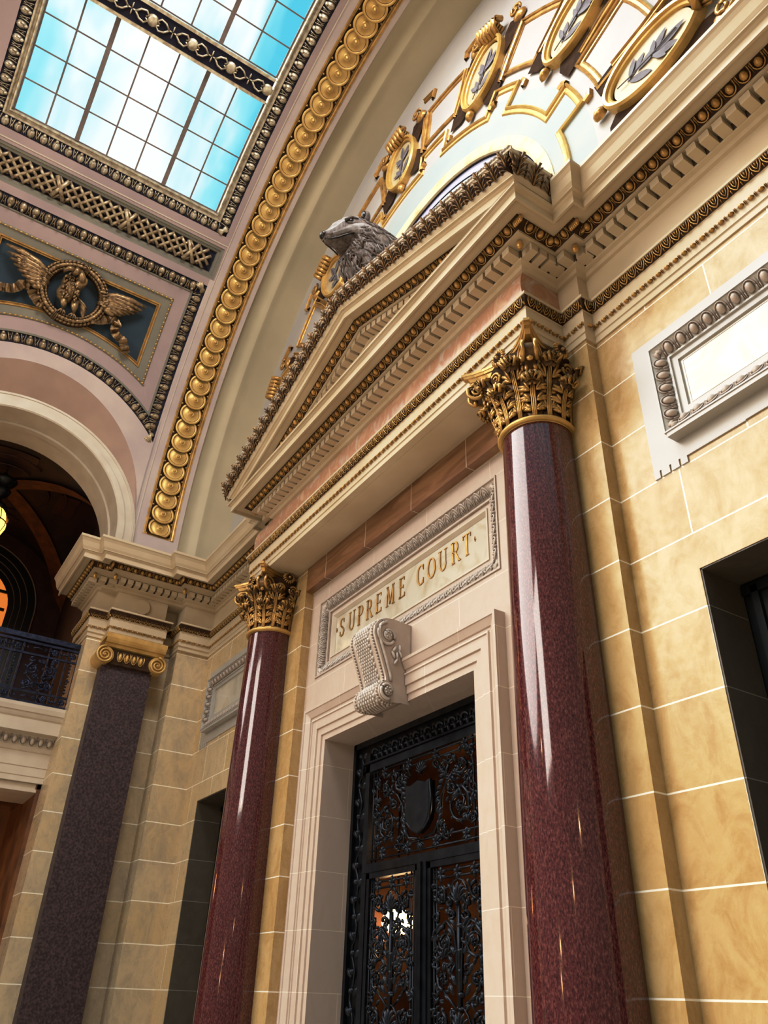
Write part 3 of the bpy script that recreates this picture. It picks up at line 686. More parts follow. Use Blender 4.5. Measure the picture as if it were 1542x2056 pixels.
def letter(ch):
    """serif capital in a unit-height cell -> list of polygons"""
    P = []; T, t = .128, .050
    def bar(x0_, y0_, x1_, y1_, w):
        l = hypot(x1_ - x0_, y1_ - y0_); nx, ny = -(y1_ - y0_) / l * w / 2, (x1_ - x0_) / l * w / 2
        P.append([(x0_ + nx, y0_ + ny), (x0_ - nx, y0_ - ny), (x1_ - nx, y1_ - ny), (x1_ + nx, y1_ + ny)])
    def ser(x, y, w=.25): P.append([(x - w / 2, y - .022), (x + w / 2, y - .022), (x + w / 2, y + .022), (x - w / 2, y + .022)])
    def arcs(cx, cy, rx, ry, a0, a1, w0, w1, n=12):
        for k in range(n):
            a, b = a0 + (a1 - a0) * k / n, a0 + (a1 - a0) * (k + 1) / n
            wf = lambda q: w0 + (w1 - w0) * abs(cos(q))
            wa, wb = wf(a) / 2, wf(b) / 2
            P.append([(cx + (rx + wa) * cos(a), cy + (ry + wa) * sin(a)), (cx + (rx - wa) * cos(a), cy + (ry - wa) * sin(a)), (cx + (rx - wb) * cos(b), cy + (ry - wb) * sin(b)), (cx + (rx + wb) * cos(b), cy + (ry + wb) * sin(b))])
    w = .6
    if ch == 'S':
        arcs(.27, .745, .19, .215, .5, pi * 1.5, t, T * .9); arcs(.27, .255, .21, .225, -pi * .83, pi * .5, t, T * .9); bar(.20, .56, .34, .44, T * .8); bar(.45, .72, .45, .93, .04); bar(.07, .07, .07, .30, .04); w = .54
    if ch == 'U':
        bar(.12, .98, .12, .33, T); bar(.58, .98, .58, .33, t); arcs(.35, .33, .23, .30, pi, 2 * pi, t, (T + t) / 2); ser(.12, .98); ser(.58, .98, .24); w = .72
    if ch in 'PRE' or ch == 'F':
        bar(.13, .02, .13, .98, T); ser(.13, .02); 
    if ch in 'PR':
        ser(.10, .98, .24); arcs(.28, .73, .20, .23, -pi / 2, pi / 2, t, T); bar(.1, .965, .28, .965, t); bar(.1, .50, .28, .50, t); w = .56
    if ch == 'R': bar(.29, .50, .58, .04, T * .9); ser(.62, .02, .2); w = .68
    if ch == 'E':
        bar(.06, .965, .50, .965, t); bar(.13, .52, .42, .52, t); bar(.06, .035, .54, .035, t); bar(.50, .98, .50, .82, .045); bar(.42, .60, .42, .44, .045); bar(.54, .0, .54, .20, .045); w = .60
    if ch == 'M':
        bar(.13, .02, .17, .98, t); bar(.17, .95, .42, .08, T * .9); bar(.42, .08, .67, .95, t); bar(.68, .98, .72, .02, T); ser(.12, .02, .22); ser(.72, .02); ser(.14, .98, .2); ser(.72, .98, .2); w = .86
    if ch == 'C':
        arcs(.40, .5, .29, .46, .75, 2 * pi - .75, t, T); bar(.62, .70, .62, .95, .045); bar(.62, .05, .62, .30, .045); w = .68
    if ch == 'O': arcs(.40, .5, .29, .46, 0, 2 * pi, t, T, 24); w = .8
    if ch == 'T':
        bar(.33, .02, .33, .95, T); ser(.33, .02); bar(.04, .965, .62, .965, t); bar(.05, .98, .05, .80, .045); bar(.61, .98, .61, .80, .045); w = .66
    if ch == '*': P.append([(.0, .5), (.07, .43), (.14, .5), (.07, .57)]); P.append([(.07, .62), (.045, .5), (.07, .38), (.095, .5)]); w = .14
    return P, w
LH = .235
KX = 4.10 / 4.0
for ch, xc in (('*', -7.50), ('S', -7.379), ('U', -7.155), ('P', -6.965), ('R', -6.768), ('E', -6.573), ('M', -6.345), ('E', -6.118), ('C', -5.785), ('O', -5.588), ('U', -5.392), ('R', -5.185), ('T', -5.01), ('*', -4.885)):
    P, w = letter(ch); mb = MB(); s = LH if ch != '*' else LH
    for pl in P:
        q = [((xc + (x - w / 2) * s * .86) * KX, (3.590 + y * LH) * KX) for x, y in pl]; n = len(q)
        V = [(x, 4.094, z) for x, z in q] + [(x, 4.106, z) for x, z in q]
        mb.add(V, [tuple(range(n))] + [(k, (k + 1) % n, n + (k + 1) % n, n + k) for k in range(n)], None, 0, False)
    mb.build('letter' if ch != '*' else 'dot', 'gold', tb)

ds = MB(); oL, oR, oT = -7.958, -4.5154, 2.8387
pth = lambda dx: [(-7.55 - dx, -1.5), (-7.55 - dx, 2.423 + dx), (-4.93 + dx, 2.423 + dx), (-4.93 + dx, -1.5)]
strip(ds, pth(.40), F4, [(.0, 0), (.0, .115), (-.03, .115), (-.035, .105), (-.10, .075), (-.105, .06), (-.135, .06), (-.14, .078), (-.155, .078), (-.16, .066), (-.255, .066), (-.258, .048), (-.335, .048), (-.338, .030), (-.40, .030), (-.40, 0)][::1])
tag(ds.build('door_surround', 'pink_stone'), 'stepped pinkish stone frame surrounding the gate opening', 'door frame')

# console bracket over the gate
cb = empty('console_bracket', (-6.165, 3.9, 2.38), 'pinkish carved stone scroll bracket with fish-scale front over the gate', 'bracket')
# front outline (Y,z) from top to bottom
fr = [(4.0, 3.20), (3.90, 3.205), (3.80, 3.215), (3.70, 3.205), (3.62, 3.165), (3.575, 3.10), (3.570, 3.02), (3.60, 2.93), (3.64, 2.83), (3.68, 2.72), (3.715, 2.62), (3.72, 2.575), (3.69, 2.56), (3.655, 2.52), (3.645, 2.46), (3.665, 2.41), (3.71, 2.378), (3.77, 2.375), (3.84, 2.38), (3.88, 2.385)]
bk = [(4.0, y[1]) for y in fr]
mb = MB(); XL_, XR_ = -6.40, -5.93
mb.grid([[(x, y, z) for y, z in fr] for x in (XL_ + .03, XR_ - .03)], 0, True)
for x in (XL_, XR_):
    n = len(fr); V = [(x, y, z) for y, z in fr] + [(x, 3.99, 2.385)]
    mb.add(V, [tuple(range(n + 1))], None, 0, False)
    sg = 1 if x == XL_ else -1
    mb.grid([[(x, y, z) for y, z in fr], [(x + sg * .045, y, z) for y, z in fr]], 0, True)
mb.build('body', 'carved', cb)
for x in (XR_ + .004, XL_ - .004):      # raised side scrolls
    mb = MB()
    for (yc, zc, r, a0, sg) in ((3.725, 3.03, .135, 1.7, 1), (3.735, 2.475, .085, -1.2, -1)):
        sp = spiral(yc, zc, r, .02, 1.35, a0, sg, 30); V, F = tube([(x, y, z) for y, z, _ in sp], [.016] * 31, 6); mb.add(V, F)
        V, F = ell(0, 0, 0, .052 if r > .1 else .038, .052 if r > .1 else .038, .03, k=3, n=12); s_ = 1 if x > -6 else -1
        mb.add([(x + s_ * c * .6, yc + a, zc + b) for a, b, c in V], F)
        for k in range(7):
            V, F = ell(0, 0, 0, .012, .012, .03, k=2, n=6); mb.add([(x + s_ * (c * .4 + .016), yc + a + .027 * cos(k), zc + b + .027 * sin(k)) for a, b, c in V], F)
    V, F = tube([(x, y + .05, z) for y, z in fr[4:12]], .016, 6); mb.add(V, F)
    for k, (yy, zz) in enumerate(((3.80, 2.90), (3.83, 2.84), (3.79, 2.84), (3.82, 2.78), (3.86, 2.92), (3.87, 2.86))):
        V, F = ell(0, 0, 0, .014, .045, .02, rot=.5 * (k % 3 - 1), k=2); mb.add([(x + (1 if x > -6 else -1) * c, yy + a, zz + b) for a, b, c in V], F)
    mb.build('side_scroll', 'carved_white', cb)
mb = MB()      # fish scales on the front
def frpt(s):
    seg = [0]
    for i in range(1, len(fr)): seg.append(seg[-1] + hypot(fr[i][0] - fr[i - 1][0], fr[i][1] - fr[i - 1][1]))
    s *= seg[-1]; i = 1
    while i < len(seg) - 1 and seg[i] < s: i += 1
    t = (s - seg[i - 1]) / (seg[i] - seg[i - 1]); y = fr[i - 1][0] + t * (fr[i][0] - fr[i - 1][0]); z = fr[i - 1][1] + t * (fr[i][1] - fr[i - 1][1])
    dy, dz = fr[i][0] - fr[i - 1][0], fr[i][1] - fr[i - 1][1]; l = hypot(dy, dz); return y, z, dy / l, dz / l
rows = 40
for i in range(rows):
    y, z, ty, tz = frpt(.13 + .84 * i / rows); ny, nz = tz, -ty
    wd = .150 - .035 * sin(pi * min(1, max(0, (i - 6) / 26))) 
    for j in range(7):
        x = -6.165 + (j - 3.25 + (.5 if i % 2 else 0)) * wd / 3.5
        V, F = ell(0, 0, 0, .0175, .024, .020, k=2, n=6)
        mb.add([(x + a, y + ty * b + ny * c, z + tz * b + nz * c) for a, b, c in V], F)
    for x in (XL_ + .045, XR_ - .045):
        V, F = ell(0, 0, 0, .016, .010, .02, k=2, n=6); mb.add([(x + a, y + ty * b + ny * c, z + tz * b + nz * c) for a, b, c in V], F)
mb.build('scale_front', 'carved_white', cb)

# ---------------------------------------------------------------- framed marble tablets and stepped slabs on the flanking walls
def wall_tablet(x0, x1, label, flip):
    z0, z1 = 3.44, 4.235
    t = empty('wall_tablet', ((x0 + x1) / 2, 4.0, z0), label, 'tablet', 'framed marble wall tablets')
    mb = MB(); strip(mb, rect(x0, x1, z0, z1), F4, [(0, 0), (0, .118), (.012, .118), (.014, .105), (.108, .040), (.110, .052), (.128, .052), (.130, .034), (.180, .034), (.184, .014), (.195, .014)], closed=True)
    mb.box(x0 + .015, x1 - .015, 3.890, 4.0, z0 - .035, z0 + .004); mb.build('frame', 'slab', t)
    mb = MB(); q = .015; SE = slant(U_egg, .60, -.0)
    for (a, b) in (((x1 - q, z0 + .1), (x1 - q, z1 - .1)), ((x0 + q, z1 - .1), (x0 + q, z0 + .1)), ((x1 - .1, z1 - q), (x0 + .1, z1 - q)), ((x0 + .1, z0 + q), (x1 - .1, z0 + q))):
        n = max(2, round(hypot(a[0] - b[0], a[1] - b[1]) / .117)); band(mb, [a, b], Fw(3.895), SE, .117, .110, .038, n=n)
    for (cx_, cz_) in ((x0 + .06, z0 + .06), (x0 + .06, z1 - .06), (x1 - .06, z0 + .06), (x1 - .06, z1 - .06)):
        for k in range(5):
            V, F = ell(0, 0, 0, .014, .05, .03, rot=k * .4 - .8 + (pi / 4 if (cx_ < (x0 + x1) / 2) == (cz_ < (z0 + z1) / 2) else -pi / 4), k=2, n=6); mb.add([(cx_ + a, 3.925 - c, cz_ + b) for a, b, c in V], F)
    mb.build('egg_molding', 'carved', t)
    mb = MB(); strip(mb, rect(x0 + .2, x1 - .2, z0 + .2, z1 - .2), F4, [(0, .0), (0, .018), (.006, .018)], closed=True); mb.box(x0 + .19, x1 - .19, 3.985, 4.02, z0 + .19, z1 - .19); mb.build('marble_panel', 'marble', t)
    # large pale slab behind with stepped, notched lower edge
    s = MB(); a = x0 - .215; b = x1 + .215
    s.box(a, b, 3.987, 4.01, 3.262, 4.43)
    for (m0, m1) in ((a, a + .285), (b - .285, b)):
        k = [m0, m0 + .05, m0 + .065, m0 + .135, m0 + .15, m0 + .215, m0 + .23, m1]
        for i in (0, 2, 4, 6): s.box(k[i], k[i + 1], 3.987, 4.01, 3.205, 3.262)
    s.box(a + .285, a + .75, 3.9872, 4.01, 3.255, 3.27)
    tag(s.build('stone_slab', 'slab'), label.replace('white marble tablet in an egg-carved stone frame', 'pale stone slab with notched lower edge'), 'slab', 'pale notched slabs behind the tablets')
    d = MB(); d.box(a + .002, b - .002, 3.99, 4.005, 3.19, 3.207)
wall_tablet(-2.62, -1.05, 'white marble tablet in an egg-carved stone frame on the golden wall at right', 0)
wall_tablet(-11.498, -9.90, 'white marble tablet in an egg-carved stone frame left of the far red column', 1)
def doorway(name, x0, x1, top, label):
    mb = MB(); mb.box(x0 - .1, x1 + .1, 4.40, 4.46, -1.5, top + .1)
    for x in (x0 + .08, (x0 + x1) / 2 - .03, x1 - .12): mb.box(x, x + .05, 4.37, 4.40, -1.5, top - .05)
    mb.box(x0, x1, 4.37, 4.40, top - .10, top - .04)
    o = tag(mb.build(name, 'black'), label, 'door', kind='structure')
    rv = MB(); rv.box(x0 + .001, x0 + .012, 4.006, 4.39, -1.5, top - .001); rv.box(x1 - .012, x1 - .001, 4.006, 4.39, -1.5, top - .001); rv.box(x0 + .001, x1 - .001, 4.006, 4.39, top - .012, top - .001); rv.build('reveal', 'reveal', o)  # liner boxes put the opening's shade into the reveal colour
doorway('door_1', -2.643, -1.05, 2.42, 'dark door set deep in the golden wall at right edge')
doorway('door_2', -11.467, -9.95, 2.42, 'dark door in the deep opening left of the far red column')

# ---------------------------------------------------------------- iron gate
gate = empty('iron_gate', (-6.24, 4.40, -1.5), 'black wrought iron gate full of scrollwork with a blank shield, under the lettered tablet', 'gate')
GY = 4.37; Fg = Fw(GY)
def rod(mb, pts, r=.012, n=5, F=Fg, w=0.02):
    P = [F(p[0], p[1], (p[2] if len(p) > 2 else 0) + w) for p in pts]; V, Q = tube(P, r, n); mb.add(V, Q)
def leafy(mb, x, z, L, Wd, ang, F=Fg, w=.02):
    V, Q = ell(0, 0, w, Wd / 2, L / 2, .022, k=2, n=6); c, s = cos(ang), sin(ang)
    mb.add([F(x + (a * c - (b + L / 2) * s), z + (a * s + (b + L / 2) * c), q) for a, b, q in V], Q)
def scroll(mb, x, z, R, a0, sg, turns=1.6, F=Fg, r=.012, ros=True):
    r = r * (1.5 if F is not Fg else 1.15)
    sp = spiral(x, z, R, R * .18, turns, a0, sg, int(18 * turns)); rod(mb, [(p[0], p[1], .012 * sin(k * .6)) for k, p in enumerate(sp)], [r * 1.3 * (1 - .4 * k / len(sp)) for k in range(len(sp))], 5, F)
    n = len(sp)
    for k in range(2, n - 6, 3):       # leaflets along the outside of the curl
        p = sp[k]; a = atan2(p[1] - z, p[0] - x); leafy(mb, p[0], p[1], R * .26, R * .13, a - pi / 2 + sg * .7, F)
    if ros:
        for k in range(6): leafy(mb, x, z, R * .30, R * .16, k * pi / 3, F)
        V, Q = ell(x, z, .02, R * .10, R * .10, .04, k=2, n=6); mb.add([F(*p) for p in V], Q)
def palmette(mb, x, z, R, F=Fg, ang=0, n=7):
    for k in range(n):
        a = ang + (k - (n - 1) / 2) * .36; leafy(mb, x, z, R * (1 - .06 * abs(k - (n - 1) / 2)), R * .16, -a, F, .03)
    V, Q = ell(x, z, .02, R * .14, R * .14, .045, k=2, n=6); mb.add([F(*p) for p in V], Q)
mb = MB()
mb.box(-7.60, -7.50, 4.345, 4.42, -1.5, 2.43); mb.box(-7.25, -7.17, 4.33, 4.42, -1.5, 2.26); mb.box(-5.31, -5.23, 4.33, 4.42, -1.5, 2.26); mb.box(-4.98, -4.88, 4.345, 4.42, -1.5, 2.43)
mb.box(-7.55, -4.93, 4.345, 4.42, 2.36, 2.45); mb.box(-7.25, -5.23, 4.33, 4.42, 2.06, 2.14); mb.box(-7.22, -5.26, 4.325, 4.42, 1.085, 1.165)
mb.box(-7.55, -7.2, 4.39, 4.42, -1.5, 2.43); mb.box(-5.25, -4.9, 4.39, 4.42, -1.5, 2.43); mb.box(-7.5, -4.95, 4.385, 4.42, 2.1, 2.43)
mb.box(-7.29, -5.19, 4.31, 4.34, 2.145, 2.165)
mb.build('frame', 'iron', gate)
mb = MB()     # twisted vine running up both jambs
for x in (-7.365, -5.09):
    P = [(x + .035 * sin(k * .9), -1.4 + k * .055) for k in range(68)]; rod(mb, P, .014)
    for k in range(24): leafy(mb, x + .03 * (1 if k % 2 else -1), -1.35 + k * .155, .11, .055, (1 if k % 2 else -1) * -.7); V, Q = ell(x, -1.3 + k * .155, .03, .03, .03, .03, k=2, n=6); mb.add([Fg(*p) for p in V], Q)
mb.build('jamb_vine', 'iron', gate)
mb = MB()
for k in range(20):
    x = -7.10 + k * .097; scroll(mb, x, 2.25, .055, 0 if k % 2 else pi, 1 if k % 2 else -1, 1.2, ros=False); leafy(mb, x + .045, 2.17, .10, .04, .2)
mb.build('top_frieze', 'iron', gate)
def rail_row(mb, x0, x1, z0, z1, n=3):
    for z in (z0, z1): rod(mb, [(x0, z), (x1, z)], .010)
    for k in range(n):
        x = x0 + (x1 - x0) * (k + .5) / n
        for a in range(6): leafy(mb, x, (z0 + z1) / 2, .07, .035, a * pi / 3)
up = MB(); rail_row(up, -7.12, -5.34, 1.20, 1.28, 4); rail_row(up, -7.12, -5.34, 1.98, 2.04, 4)
for x in (-7.10, -7.03, -5.45, -5.38): rod(up, [(x, 1.17), (x, 2.06)], .010)
for sg in (-1, 1):
    c = -6.24
    scroll(up, c + sg * .58, 1.50, .165, pi / 2, -sg, 1.9); scroll(up, c + sg * .62, 1.84, .085, 0 if sg < 0 else pi, sg, 1.4); scroll(up, c + sg * .36, 1.86, .08, -pi / 2, sg, 1.4)
    scroll(up, c + sg * .34, 1.33, .075, pi / 2, sg, 1.3)
    rod(up, [(c + sg * .05, 1.30), (c + sg * .2, 1.32), (c + sg * .30, 1.45), (c + sg * .32, 1.62), (c + sg * .40, 1.74), (c + sg * .5, 1.80)], .014)
    for k in range(10): leafy(up, c + sg * (.24 + .03 * sin(k)), 1.34 + k * .055, .10, .045, -sg * (.5 + .1 * k))
fill = random.Random(8)
for sg in (-1, 1):
    for (dx, z, r_, a_) in ((.78, 1.36, .06, 0), (.80, 1.62, .055, 2), (.78, 1.92, .06, 1), (.45, 1.93, .05, 4), (.48, 1.66, .06, 3), (.30, 1.22 + .04, .04, 0), (.74, 1.74, .045, 5), (.40, 1.28, .05, 2), (.25, 1.92, .05, 2)): scroll(up, -6.24 + sg * dx, z, r_, a_, sg, 1.3, ros=False, r=.010)
    for k in range(70): leafy(up, -6.24 + sg * fill.uniform(.24, .86), fill.uniform(1.30, 1.97), fill.uniform(.06, .10), .032, fill.uniform(-3, 3))
palmette(up, -6.24, 1.88, .14); palmette(up, -6.24, 1.27, .10, ang=pi)
up.build('upper_grille', 'iron', gate)
mb = MB(); S = []       # blank shield
for k in range(25):
    t = k / 24; 
    if t < .5: q = t * 2; S.append((-.19 + .0 * q, 1.78 - .30 * q)) if q < .8 else S.append((-.19 + (q - .8) * .5, 1.54 - (q - .8) * .75))
    else: q = (1 - t) * 2; S.append((.19, 1.78 - .30 * q)) if q < .8 else S.append((.19 - (q - .8) * .5, 1.54 - (q - .8) * .75))
S = [(-.19, 1.78), (-.19, 1.62), (-.185, 1.52), (-.16, 1.44), (-.10, 1.38), (0, 1.335), (.10, 1.38), (.16, 1.44), (.185, 1.52), (.19, 1.62), (.19, 1.78), (.12, 1.76), (0, 1.795), (-.12, 1.76)]
mb.add([Fg(-6.24 + x, z, .075) for x, z in S] + [Fg(-6.24 + x, z, .0) for x, z in S], [tuple(range(14))] + [(k, (k + 1) % 14, 14 + (k + 1) % 14, 14 + k) for k in range(14)], None, 0, False)
V, Q = tube([Fg(-6.24 + x * 1.05, z, .06) for x, z in S], .016, 6, closed=True); mb.add(V, Q)
mb.build('shield', 'iron', gate)
def leafdoor(x0, x1):
    p = MB(); c = (x0 + x1) / 2; hw = (x1 - x0) / 2
    p.box(x0, x0 + .05, 4.335, 4.41, -1.5, 1.08); p.box(x1 - .05, x1, 4.335, 4.41, -1.5, 1.08); p.box(x0, x1, 4.335, 4.41, 1.03, 1.085); p.box(x0, x1, 4.335, 4.41, -1.5, -1.3)
    o = p.build('gate_leaf', 'iron', gate); g = MB()
    rail_row(g, x0 + .08, x1 - .08, .935, .99, 3)
    for x in (x0 + .085, x0 + .125, x1 - .125, x1 - .085): rod(g, [(x, -1.3), (x, 1.03)], .009)
    for z0_, in ((.86,), (-.05,)):
        palmette(g, c, z0_ - .13, .17); rod(g, [(c + .13 * sin(t * .45) * (1 if t < 7 else 1), z0_ - .10 + .15 * cos(t * .45)) for t in range(-6, 7)], .010)
        for sg in (-1, 1):
            scroll(g, c + sg * .24, z0_ - .06, .075, pi / 2, sg, 1.5); scroll(g, c + sg * .20, z0_ - .42, .125, pi / 2, -sg, 1.9)
            rod(g, [(c + sg * .02, z0_ - .75), (c + sg * .04, z0_ - .5), (c + sg * .06, z0_ - .34), (c + sg * .16, z0_ - .26), (c + sg * .27, z0_ - .30), (c + sg * .325, z0_ - .42)], .015)
            scroll(g, c + sg * .22, z0_ - .68, .07, -pi / 2, sg, 1.4); rod(g, [(c + sg * .04, z0_ - .88), (c + sg * .16, z0_ - .80), (c + sg * .29, z0_ - .70)], .011)
            for k in range(8): leafy(g, c + sg * (.05 + .03 * (k % 3)), z0_ - .30 - k * .07, .11, .045, -sg * (.9 - .05 * k)); leafy(g, c + sg * .31, z0_ - .25 - k * .08, .08, .03, sg * .6)
        for sg in (-1, 1):
            for (dx, dz, r_, a_) in ((.31, -.22, .05, 1), (.10, -.22, .045, 3), (.33, -.56, .05, 2), (.33, -.80, .05, 0), (.10, -.60, .045, 4), (.13, -.12, .04, 2), (.33, .00, .035, 3)): scroll(g, c + sg * dx, z0_ + dz, r_, a_, sg, 1.3, ros=False, r=.010)
            for k in range(46): leafy(g, c + sg * fill.uniform(.04, .35), z0_ + fill.uniform(-.90, .04), fill.uniform(.05, .09), .028, fill.uniform(-3, 3))
        rod(g, [(c, z0_ - .9), (c, z0_ - .14)], [.022] * 2); 
        for z in (.30, .48, .62, .78):
            V, Q = ell(c, z0_ - z, .0, .04, .03, .045, k=2, n=8); g.add([Fg(*q) for q in V], Q)
    g.build('scrollwork', 'iron', o)
leafdoor(-7.16, -6.27); leafdoor(-6.13, -5.27)
MBx = MB(); MBx.box(-6.27, -6.13, 4.32, 4.42, -1.5, 1.09); MBx.box(-6.215, -6.185, 4.30, 4.34, -1.5, 1.09); MBx.build('mullion', 'iron', gate)
mb = MB(); mb.box(-7.9, -4.5, 5.9, 6.0, -1.5, 2.6); mb.box(-7.9, -7.8, 4.4, 6.0, -1.5, 2.6); mb.box(-4.6, -4.5, 4.4, 6.0, -1.5, 2.6); mb.box(-7.9, -4.5, 4.4, 6.0, 2.45, 2.6)
LX = -7.52
tag(mb.build('wall_back', 'tan_glow'), 'rusty brown room walls seen through the gate scrollwork', 'wall', kind='structure')
mb = MB(); V, Q = ell(0, 0, 0, .17, .17, .12, full=True, n=20, k=8); mb.add([(LX + x, 4.95 + y, .72 + z) for x, y, z in V], Q)  # lit globe added in place of a lamp's reflection
lo = tag(mb.build('reflection_globe', 'lamp_reflection'), 'added glowing globe standing for a lamp reflection behind the left gate leaf', 'lamp')
mb = MB(); V, Q = tube([(LX, 4.95, .82), (LX, 4.95, 2.47)], .012, 8); mb.add(V, Q); lathe(mb, [(.05, .80), (.08, .84), (.02, .92)], LX, 4.95, 16); mb.build('added_globe_stem', 'iron', lo)

# ---------------------------------------------------------------- balcony in the side arch
bx = MB(); XB = -12.6
P = [(2.07, XB)]
prof = [(-.25, 2.49), (-.06, 2.50), (-.06, 2.62), (0.0, 2.62), (0.0, 2.70), (.012, 2.705), (.012, 2.83), (.025, 2.835), (.025, 3.04), (.04, 3.045), (.05, 3.06), (.05, 3.12), (.13, 3.262), (.30, 3.265), (.30, 3.27), (.305, 3.45), (.33, 3.47), (.35, 3.50), (.36, 3.53), (.38, 3.535), (.40, 3.60), (.40, 3.65), (-1.0, 3.66)]
Y0, Y1 = -1.57, 2.075
bx.grid([[(XB - .30 + d, y, z) for d, z in prof] for y in (Y0, Y1)], smooth=False)
bx.add([(XB - 1.3, y, z) for y, z in ((Y0, 3.66), (Y1, 3.66), (Y1, 2.49), (Y0, 2.49))], [(0, 1, 2, 3)], None, 0, False)
bx.add([(XB - 1.3, Y0, 2.49), (XB - .55, Y0, 2.49), (XB - .55, Y1, 2.49), (XB - 1.3, Y1, 2.49)], [(0, 1, 2, 3)], None, 0, False)
led = tag(bx.build('balcony_ledge', 'fascia_white'), 'pale stone balcony ledge with banded fascias spanning the side arch', 'balcony')
mb = MB()
def Fb(a, v, w): return (XB - .25 + .08 * v / .165 + w * .88, a, 3.122 + v * .86 - w * .45)
band(mb, [(Y0, 0), (Y1, 0)], Fb, U_egg, .125, .15, .05); mb.build('egg_band', 'carved_white', led)
rl = empty('balcony_railing', (-12.6, .25, 3.66), 'blue black iron balcony railing with round scroll panels', 'railing'); Fr = Fs(XB - .02)
mb = MB(); mb.box(XB - .10, XB + .02, Y0, Y1, 4.66, 4.74); mb.box(XB - .07, XB, Y0, Y1, 4.60, 4.635); mb.box(XB - .05, XB - .01, Y0, Y1, 4.42, 4.45); mb.box(XB - .05, XB - .01, Y0, Y1, 3.84, 3.87); mb.box(XB - .07, XB, Y0, Y1, 3.66, 3.71)
mb.build('rails', 'iron_blue', rl)
posts = [1.99, 1.72, 1.16, .89, -.39, -.66, -1.22, -1.49]
for y in posts:
    p = MB(); 
    for dy in (-.09, .09): p.box(XB - .045, XB - .015, y + dy * .9 - .011, y + dy * .9 + .011, 3.68, 4.62)
    for z in (4.52, 3.77):
        V, Q = tube([Fr(y + .045 * cos(k * pi / 6), z + .045 * sin(k * pi / 6), .02) for k in range(12)], .010, 5, closed=True); p.add(V, Q)
        for a in range(6): leafy(p, y, z, .05, .032, a * pi / 3, Fr)
    for z in (4.53, 3.765):
        for q in (-.20, -.13, .13, .20): leafy(p, y + q * .8, z - .03, .06, .03, q * 3, Fr)
    palmette(p, y, 4.14, .07, Fr, pi, 5); palmette(p, y, 3.90, .06, Fr, 0, 5)
    for z in (3.98, 4.03, 4.08, 4.20, 4.26, 4.32, 4.37): V, Q = ell(y, z, .01, .018, .022, .025, k=2, n=6); p.add([Fr(*q) for q in V], Q)
    p.build('post', 'iron_blue', rl)
def small_panel(c):
    p = MB()
    for sg in (-1, 1):
        scroll(p, c + sg * .125, 4.21, .085, pi / 2, -sg, 1.7, Fr, .009); scroll(p, c + sg * .15, 3.97, .06, -pi / 2, sg, 1.6, Fr, .009); scroll(p, c + sg * .16, 4.36, .045, 0, sg, 1.3, Fr, .008, False)
        rod(p, [(c, 3.98), (c + sg * .10, 4.02), (c + sg * .19, 4.10), (c + sg * .21, 4.20)], .011, 5, Fr); rod(p, [(c + sg * .02, 3.88), (c + sg * .10, 3.93), (c + sg * .2, 3.88)], .014, 5, Fr)
    for sg in (-1, 1):
        for k in range(16): leafy(p, c + sg * random.uniform(.02, .20), random.uniform(3.92, 4.38), .06, .028, random.uniform(-3, 3), Fr)
        scroll(p, c + sg * .07, 4.10, .04, 1, sg, 1.3, Fr, .007, False); scroll(p, c + sg * .06, 3.95, .035, 3, sg, 1.3, Fr, .007, False)
    palmette(p, c, 4.30, .10, Fr); palmette(p, c, 4.02, .07, Fr, pi, 5)
    for z in (4.53, 3.765):
        for sg in (-1, 1): rod(p, [(c + sg * .05, z), (c + sg * .12, z + .02), (c + sg * .19, z)], .010, 5, Fr)
        palmette(p, c, z - .02, .06, Fr, 0, 5)
    p.build('scroll_panel', 'iron_blue', rl)
small_panel(1.575); small_panel(-1.075)
V, Q = tube([Fr(.25 + .27 * cos(k * pi / 16) * 1.6, 4.145 + .27 * sin(k * pi / 16), .02) for k in range(32)], .018, 6, closed=True)
for cx_ in (.93 - .0, ):
    pass
for c in (.57, -.07):
    p = MB()
    V, Q = tube([Fr(c + .30 * cos(k * pi / 16), 4.145 + .265 * sin(k * pi / 16), .02) for k in range(32)], .018, 6, closed=True); p.add(V, Q)
    V, Q = tube([Fr(c + .25 * cos(k * pi / 16), 4.145 + .22 * sin(k * pi / 16), .02) for k in range(32)], .010, 6, closed=True); p.add(V, Q)
    for k in range(4): scroll(p, c + .115 * cos(k * pi / 2 + .78), 4.145 + .10 * sin(k * pi / 2 + .78), .085, k * pi / 2, 1, 1.6, Fr, .011)
    for k in range(26): leafy(p, c + .2 * random.uniform(-1, 1), 4.145 + .17 * random.uniform(-1, 1), .07, .03, random.uniform(-3, 3), Fr)
    p.build('ring_panel', 'iron_blue', rl)

